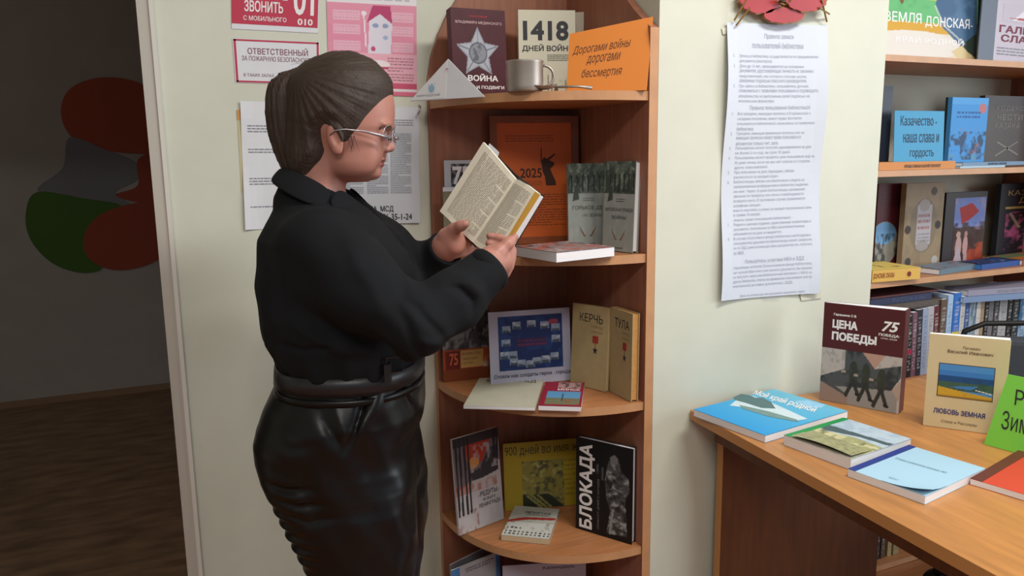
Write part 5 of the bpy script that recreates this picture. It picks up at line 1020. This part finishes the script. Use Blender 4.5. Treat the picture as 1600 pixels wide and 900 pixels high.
# open the sleeve ends and the neckline
def plane_cut(c, n, lo, hi):
    n = np.array(n, float); n /= np.linalg.norm(n); q, X, Y, Z = V.sl(lo, hi); d = (X-c[0])*n[0]+(Y-c[1])*n[1]+(Z-c[2])*n[2]; V.a[q] = np.maximum(V.a[q], d)
nn_ = CUF_N-MID_N; plane_cut(CUF_N, nn_+np.array([.0, 0, -.005]), CUF_N-.075, CUF_N+.075)
nf_ = CUF_F-MID_F; plane_cut(CUF_F, nf_, CUF_F-.06, CUF_F+.06)
V.cap(CUF_N-nn_/np.linalg.norm(nn_)*.014, CUF_N+nn_, .0335, .0335, .004, 'sub'); V.cap(CUF_F-nf_/np.linalg.norm(nf_)*.014, CUF_F+nf_, .0305, .0305, .004, 'sub')
NV = [L(x, y) for x, y in ((470, 262), (520, 286), (545, 290), (552, 250))]
V.stack([row_(*r) for r in ((240, 474, 556, .057), (262, 472, 556, .057), (285, 478, 554, .055), (300, 510, 562, .042), (320, 545, 578, .028), (345, 575, 600, .012))], .006, op='sub')
jk = V.mesh('jacket', CLOTH, pr)
# collar and lapels as thick bent sheets
def strip(name, P, Q, th, m, parent, label=None):
    """sheet between two polylines P (inner) and Q (outer) with thickness toward the viewer side"""
    b = MB(); n = len(P); P = [Vector(p) for p in P]; Q = [Vector(q) for q in Q]; g = []
    for i in range(n): g.append([P[i]*(1-t)+Q[i]*t for t in (0, .5, 1)])
    for i in range(n):
        t = (P[min(n-1, i+1)]-P[max(0, i-1)]).normalized(); nn = t.cross((Q[i]-P[i]).normalized()).normalized()*th
        b.v += [q+nn*.5+(nn*.3 if j == 1 else nn*0) for j, q in enumerate(g[i])]+[q-nn*.5 for q in g[i]][::-1]
    for i in range(n-1):
        for j in range(6): b.f.append((i*6+j, (i+1)*6+j, (i+1)*6+(j+1) % 6, i*6+(j+1) % 6))
    b.f += [tuple(range(6)), tuple((n-1)*6+k for k in range(6))[::-1]]
    o = b.build(name, m, parent, smooth=True, label=label); sb = o.modifiers.new('s', 'SUBSURF'); sb.levels = sb.render_levels = 2; return o
for s_ in (-1, 1):
    inn = [L(437, 262)*(1, 0, 1)+np.array([.002, 0, 0]), L(450, 262)*(1, 0, 1)+np.array([0, s_*.032, 0]), L(476, 266)*(1, 0, 1)+np.array([0, s_*.056, 0]), L(505, 279)*(1, 0, 1)+np.array([0, s_*.064, 0]), L(533, 297)*(1, 0, 1)+np.array([0, s_*.056, 0])]
    out = [L(430, 277)*(1, 0, 1)+np.array([-.004, 0, 0]), L(437, 283)*(1, 0, 1)+np.array([-.006, s_*.050, 0]), L(466, 299)*(1, 0, 1)+np.array([0, s_*.086, 0]), L(500, 314)*(1, 0, 1)+np.array([0, s_*.100, 0]), L(530, 322)*(1, 0, 1)+np.array([0, s_*.094, 0])]
    strip('collar', inn, out, .0035*s_, CLOTH, pr)
    inn = [L(537, 289)*(1, 0, 1)+np.array([0, s_*.050, 0]), L(556, 305)*(1, 0, 1)+np.array([0, s_*.036, 0]), L(580, 328)*(1, 0, 1)+np.array([.002, s_*.020, 0]), L(606, 362)*(1, 0, 1)+np.array([.006, s_*.006, 0])]
    out = [L(528, 312)*(1, 0, 1)+np.array([0, s_*.094, 0]), L(548, 330)*(1, 0, 1)+np.array([0, s_*.092, 0]), L(570, 350)*(1, 0, 1)+np.array([.004, s_*.075, 0]), L(604, 372)*(1, 0, 1)+np.array([.006, s_*.020, 0])]
    strip('lapel', inn, out, .0035*s_, CLOTH, pr)
# cuffs
for c_, n_, r_ in ((CUF_N, nn_, .0405), (CUF_F, nf_, .0365)):
    n1 = Vector(n_).normalized(); q = MB().lathe([(r_-.005, -.03), (r_+.0015, -.032), (r_+.002, -.002), (r_, .001), (r_-.006, -.002), (r_-.0065, -.03)], 32).build('cuff', CLOTH, pr, smooth=True)
    q.matrix_parent_inverse = Matrix(); q.rotation_euler = n1.to_track_quat('Z', 'Y').to_euler(); q.location = Vector(c_)

# ---- leather trousers with waistband, belt
V = Vol(ax(-.20, .24, .004), ax(-.24, .24, .004), ax(.08, L(430, 548)[2], .004))
V.stack(HIPS, .01, pw=2.4)
for s_ in (-1, 1): V.stack([(r[0], r[1], r[2], r[3], s_*.092) for r in LEG], .035, pw=2.5)
for px, w_, am in ((((562, 604), (562, 640), (552, 680), (534, 712)), .006, .008), (((500, 655), (520, 685), (534, 708)), .008, .005), (((516, 640), (535, 672), (545, 690)), .010, -.005), (((612, 610), (622, 645), (636, 680)), .006, .007), (((600, 600), (580, 650), (550, 690)), .012, -.006),
        (((405, 765), (440, 772), (490, 768)), .007, .007), (((425, 788), (465, 796), (510, 790)), .007, .007), (((445, 812), (480, 820), (520, 812)), .007, .006), (((560, 700), (580, 780), (585, 860)), .014, .004), (((630, 690), (640, 780), (640, 860)), .012, .004), (((470, 700), (480, 760), (500, 850)), .02, .004), (((410, 690), (450, 705), (500, 700)), .010, .003)):
    V.crease([L(x, y, -.19) for x, y in px], w_, am)
X, Y, Z = V.xs[:, None, None], V.ys[None, :, None], V.zs[None, None, :]; z8 = L(430, 800)[2]; wg = np.exp(-((Z-z8)/.06)**2)*np.clip((-.02-X)/.08, 0, 1)
V.a = V.a+(.004*wg*np.sin(Z*260+Y*20)+.0018*np.sin(Z*60+X*30)*np.sin(X*50+Y*40)).astype(np.float32)
V.mesh('trousers', LEATHER, pr)
def hoop(name, rows, th, m, parent, pw=2.4):
    b = MB(); n = 72; rows = sorted(rows)
    for rr_ in (rows, ):
        prof = [(r[0], th) for r in rr_]; full = [(rows[0], 0)]+[(r, th) for r in rows]+[(rows[-1], 0)]
    for r, e in full:
        cx, rx, ry = (r[1]+r[2])/2, (r[2]-r[1])/2+e, r[3]+e
        for k in range(n):
            a = 2*math.pi*k/n; c_, s2 = math.cos(a), math.sin(a); b.v.append((cx+rx*math.copysign(abs(c_)**(2/pw), c_), ry*math.copysign(abs(s2)**(2/pw), s2), r[0]))
    for i in range(len(full)-1):
        for k in range(n): b.f.append((i*n+k, i*n+(k+1) % n, (i+1)*n+(k+1) % n, (i+1)*n+k))
    return b.build(name, m, parent, smooth=True)
hoop('belt', [rown(*r) for r in ((562, 432, 655, .172), (575, 431, 655, .172), (588, 431, 655, .172))], .004, BELT, pr)
hoop('waistband', [rown(*r) for r in ((593, 431, 655, .172), (602, 430, 656, .174))], .003, LEATHER, pr)
for x_, y_ in ((606, -.152),):
    q0, q1 = L(x_-5, 568, y_), L(x_+5, 598, y_); MB().box(q0[0], y_-.010, q1[2], q1[0], y_+.012, q0[2]).build('belt_loop', BELT, pr)
q0 = L(616, 566, -.146); MB().tube([(q0[0]-.012, -.158, q0[2]+.012), (q0[0]+.016, -.150, q0[2]+.012), (q0[0]+.016, -.150, q0[2]-.016), (q0[0]-.012, -.158, q0[2]-.016)], .0022, 6, True).build('belt_buckle', mat('gunmetal', '4A4A50', .3, .9), pr)
for s_ in (-1, 1):
    V = Vol(ax(-.09, .20, .004), ax(-.06, .06, .004), ax(0, .13, .004)); V.cap((-.02, 0, .045), (.09, 0, .028), .046, .034, .02); V.cap((.09, 0, .028), (.13, 0, .022), .036, .026, .02); V.cap((-.02, 0, .05), (-.02, 0, .12), .045, .047, .01)
    V.a = np.maximum(V.a, -(V.zs-.004)[None, None, :]); o = V.mesh('shoe', mat('black_shoe', '101012', .3), pr); o.location = ((b0+f0)/2-.0, s_*.092, 0)

# ---- glasses
SIL = mat('silver_frames', 'B0AAB0', .25, .7); LENS = mat('lens_glass', 'E8EEF0', .02, Transmission_Weight=1., IOR=1.12)
gl = None; cx, _q, cz = L(613.5, 209)
for s_ in (-1, 1):
    R_ = [(cx+.002-.010*abs(math.cos(a))*(math.cos(a)*s_ > 0)-.001, s_*.032+.022*math.cos(a), cz-.001+.0155*math.sin(a)) for a in [k/28*2*math.pi for k in range(28)]]
    rim = MB().tube(R_, .0011, 6, True).build('glasses_rim', SIL, pr, smooth=True)
    b = MB(); b.v = [Vector(p) for p in R_]+[Vector(p)-Vector((.0012, 0, 0)) for p in R_]; n = 28; b.f = [tuple(range(n)), tuple(range(n, 2*n))[::-1]]+[(i, (i+1) % n, n+(i+1) % n, n+i) for i in range(n)]; b.build('lens', LENS, rim)
    tp = [L(606.5, 214, -.056), L(590, 210.5, -.068), L(568, 205, -.0755), L(540, 202, -.079), L(522, 204, -.081), L(515, 211, -.081)]
    p0, p1, p2, p3, p4, p5 = [Vector((q[0], -s_*q[1], q[2])) for q in tp]
    tb = MB(); tb.tube([p0, p1, p2, p3, p4, p5], [.0030, .0028, .0022, .0013, .0012, .0012], 8); tb.build('temple_arm', SIL, pr, smooth=True)
    MB().box(-.004, -.001, -.0035, .004, .001, .0035, Matrix.Translation(p0)).build('hinge', SIL, rim)
MB().tube([(cx+.001, -.011, cz+.003), (cx+.003, 0, cz+.006), (cx+.001, .011, cz+.003)], .0012, 6).build('glasses_bridge', SIL, pr, smooth=True)

# ------------------------------------------------------------ the open book in her hands
hb = thing('open_book', 'old yellowed hardback held open in her hands', 'book', PM @ Matrix.Translation(Vector(L(740, 378, .03))))
ob = Vector(L(740, 378, .03)); B_ = lambda px, py, ly: Vector(L(px, py, ly))-ob
TOPL = [B_(755, 222, .055), B_(768, 236, .034), (B_(782, 252, .024)), B_(797, 270, .020), B_(806, 280, .026), B_(811, 281, .012), B_(822, 287, -.010), B_(839, 300, -.028)]
BOTL = [B_(687, 330, .070), B_(700, 342, .052), (B_(713, 356, .042)), B_(730, 371, .036), B_(739, 379, .040), B_(744, 384, .026), B_(757, 393, .000), B_(778, 398, -.018)]
YP = mat('yellowed_page', 'E2DCCA', .8, nscale=15, namt=.04)
def page(name, i0, i1, mt_, th=.0):
    b = MB(); up = []; 
    for i in range(i0, i1+1):
        for j in range(5): up.append(BOTL[i]*(1-j/4)+TOPL[i]*(j/4))
    n = len(up); nrm = (TOPL[i1]-TOPL[i0]).cross(BOTL[i0]-TOPL[i0]).normalized(); nrm = nrm if nrm.y > 0 else -nrm
    b.v = up+[p+nrm*th for p in up]; m_ = i1-i0
    for i in range(m_):
        for j in range(4): a = i*5+j; b.f += [(a, a+5, a+6, a+1), (n+a, n+a+1, n+a+6, n+a+5)]
    for i in range(m_): a = i*5; b.f += [(a, n+a, n+a+5, a+5), (a+4, a+9, n+a+9, n+a+4)]
    for j in range(4): b.f += [(j, j+1, n+j+1, n+j), (m_*5+j, n+m_*5+j, n+m_*5+j+1, m_*5+j+1)]
    return b.build(name, mt_, hb), nrm
pl, nl = page('left_pages', 0, 4, YP, .010); pg, nr = page('right_pages', 4, 7, YP, .012)
CV = mat('dark_book_cover', '2A2422', .5)
def pt(i0, i1, u, v, lift):
    s_ = i0+(i1-i0)*u; i = min(i1-1, int(s_)); f = s_-i; a = BOTL[i]*(1-f)+BOTL[i+1]*f; c = TOPL[i]*(1-f)+TOPL[i+1]*f; return a*(1-v)+c*v-lift
for pp, i0, i1, nrm in ((pl, 0, 4, nl), (pg, 4, 7, nr)):
    b = MB(); rows = 42 if i0 == 0 else 40
    for r in range(rows):
        v = .055+.87*(1-r/rows); x = .13 if i0 == 0 else .10; end = .94 if i0 == 0 else .90
        if r % 9 == 8: end *= .7
        while x < end:
            l = random.uniform(.03, .10); e = min(x+l, end); o_ = nrm*.0006
            b.quad(pt(i0, i1, x, v, o_), pt(i0, i1, e, v, o_), pt(i0, i1, e, v+.0075, o_), pt(i0, i1, x, v+.0075, o_)); x = e+.014
    b.build('printed_text', mat('book_ink', '8F897C', .8), pp)
def slab(name, P, th, mt_, parent=hb):
    nrm = (P[1]-P[0]).cross(P[3]-P[0]).normalized(); nrm = nrm if nrm.y > 0 else -nrm; return MB().prism(P, nrm*th).build(name, mt_, parent)
slab('yellow_endpaper', [B_(776, 399, -.020), B_(786, 396, -.028), B_(844, 305, -.034), B_(836, 299, -.027)], .001, mat('yellow_paper', 'C99A3E', .7))
slab('fore_edge_pages', [B_(786, 396, -.028), B_(800, 390, -.026), B_(849, 308, -.030), B_(844, 305, -.034)], .004, PAGES)
slab('back_cover', [B_(742, 386, .055), B_(800, 392, -.012), B_(850, 306, -.020), B_(806, 272, .045)], .0025, CV)
slab('front_cover', [B_(688, 329, .086), B_(742, 386, .055), B_(806, 272, .045), B_(763, 228, .072)], .0025, CV)
slab('loose_sheet', [B_(700, 330, .078), B_(740, 360, .06), B_(780, 238, .056), B_(765, 224, .066)], .0008, PAPER)
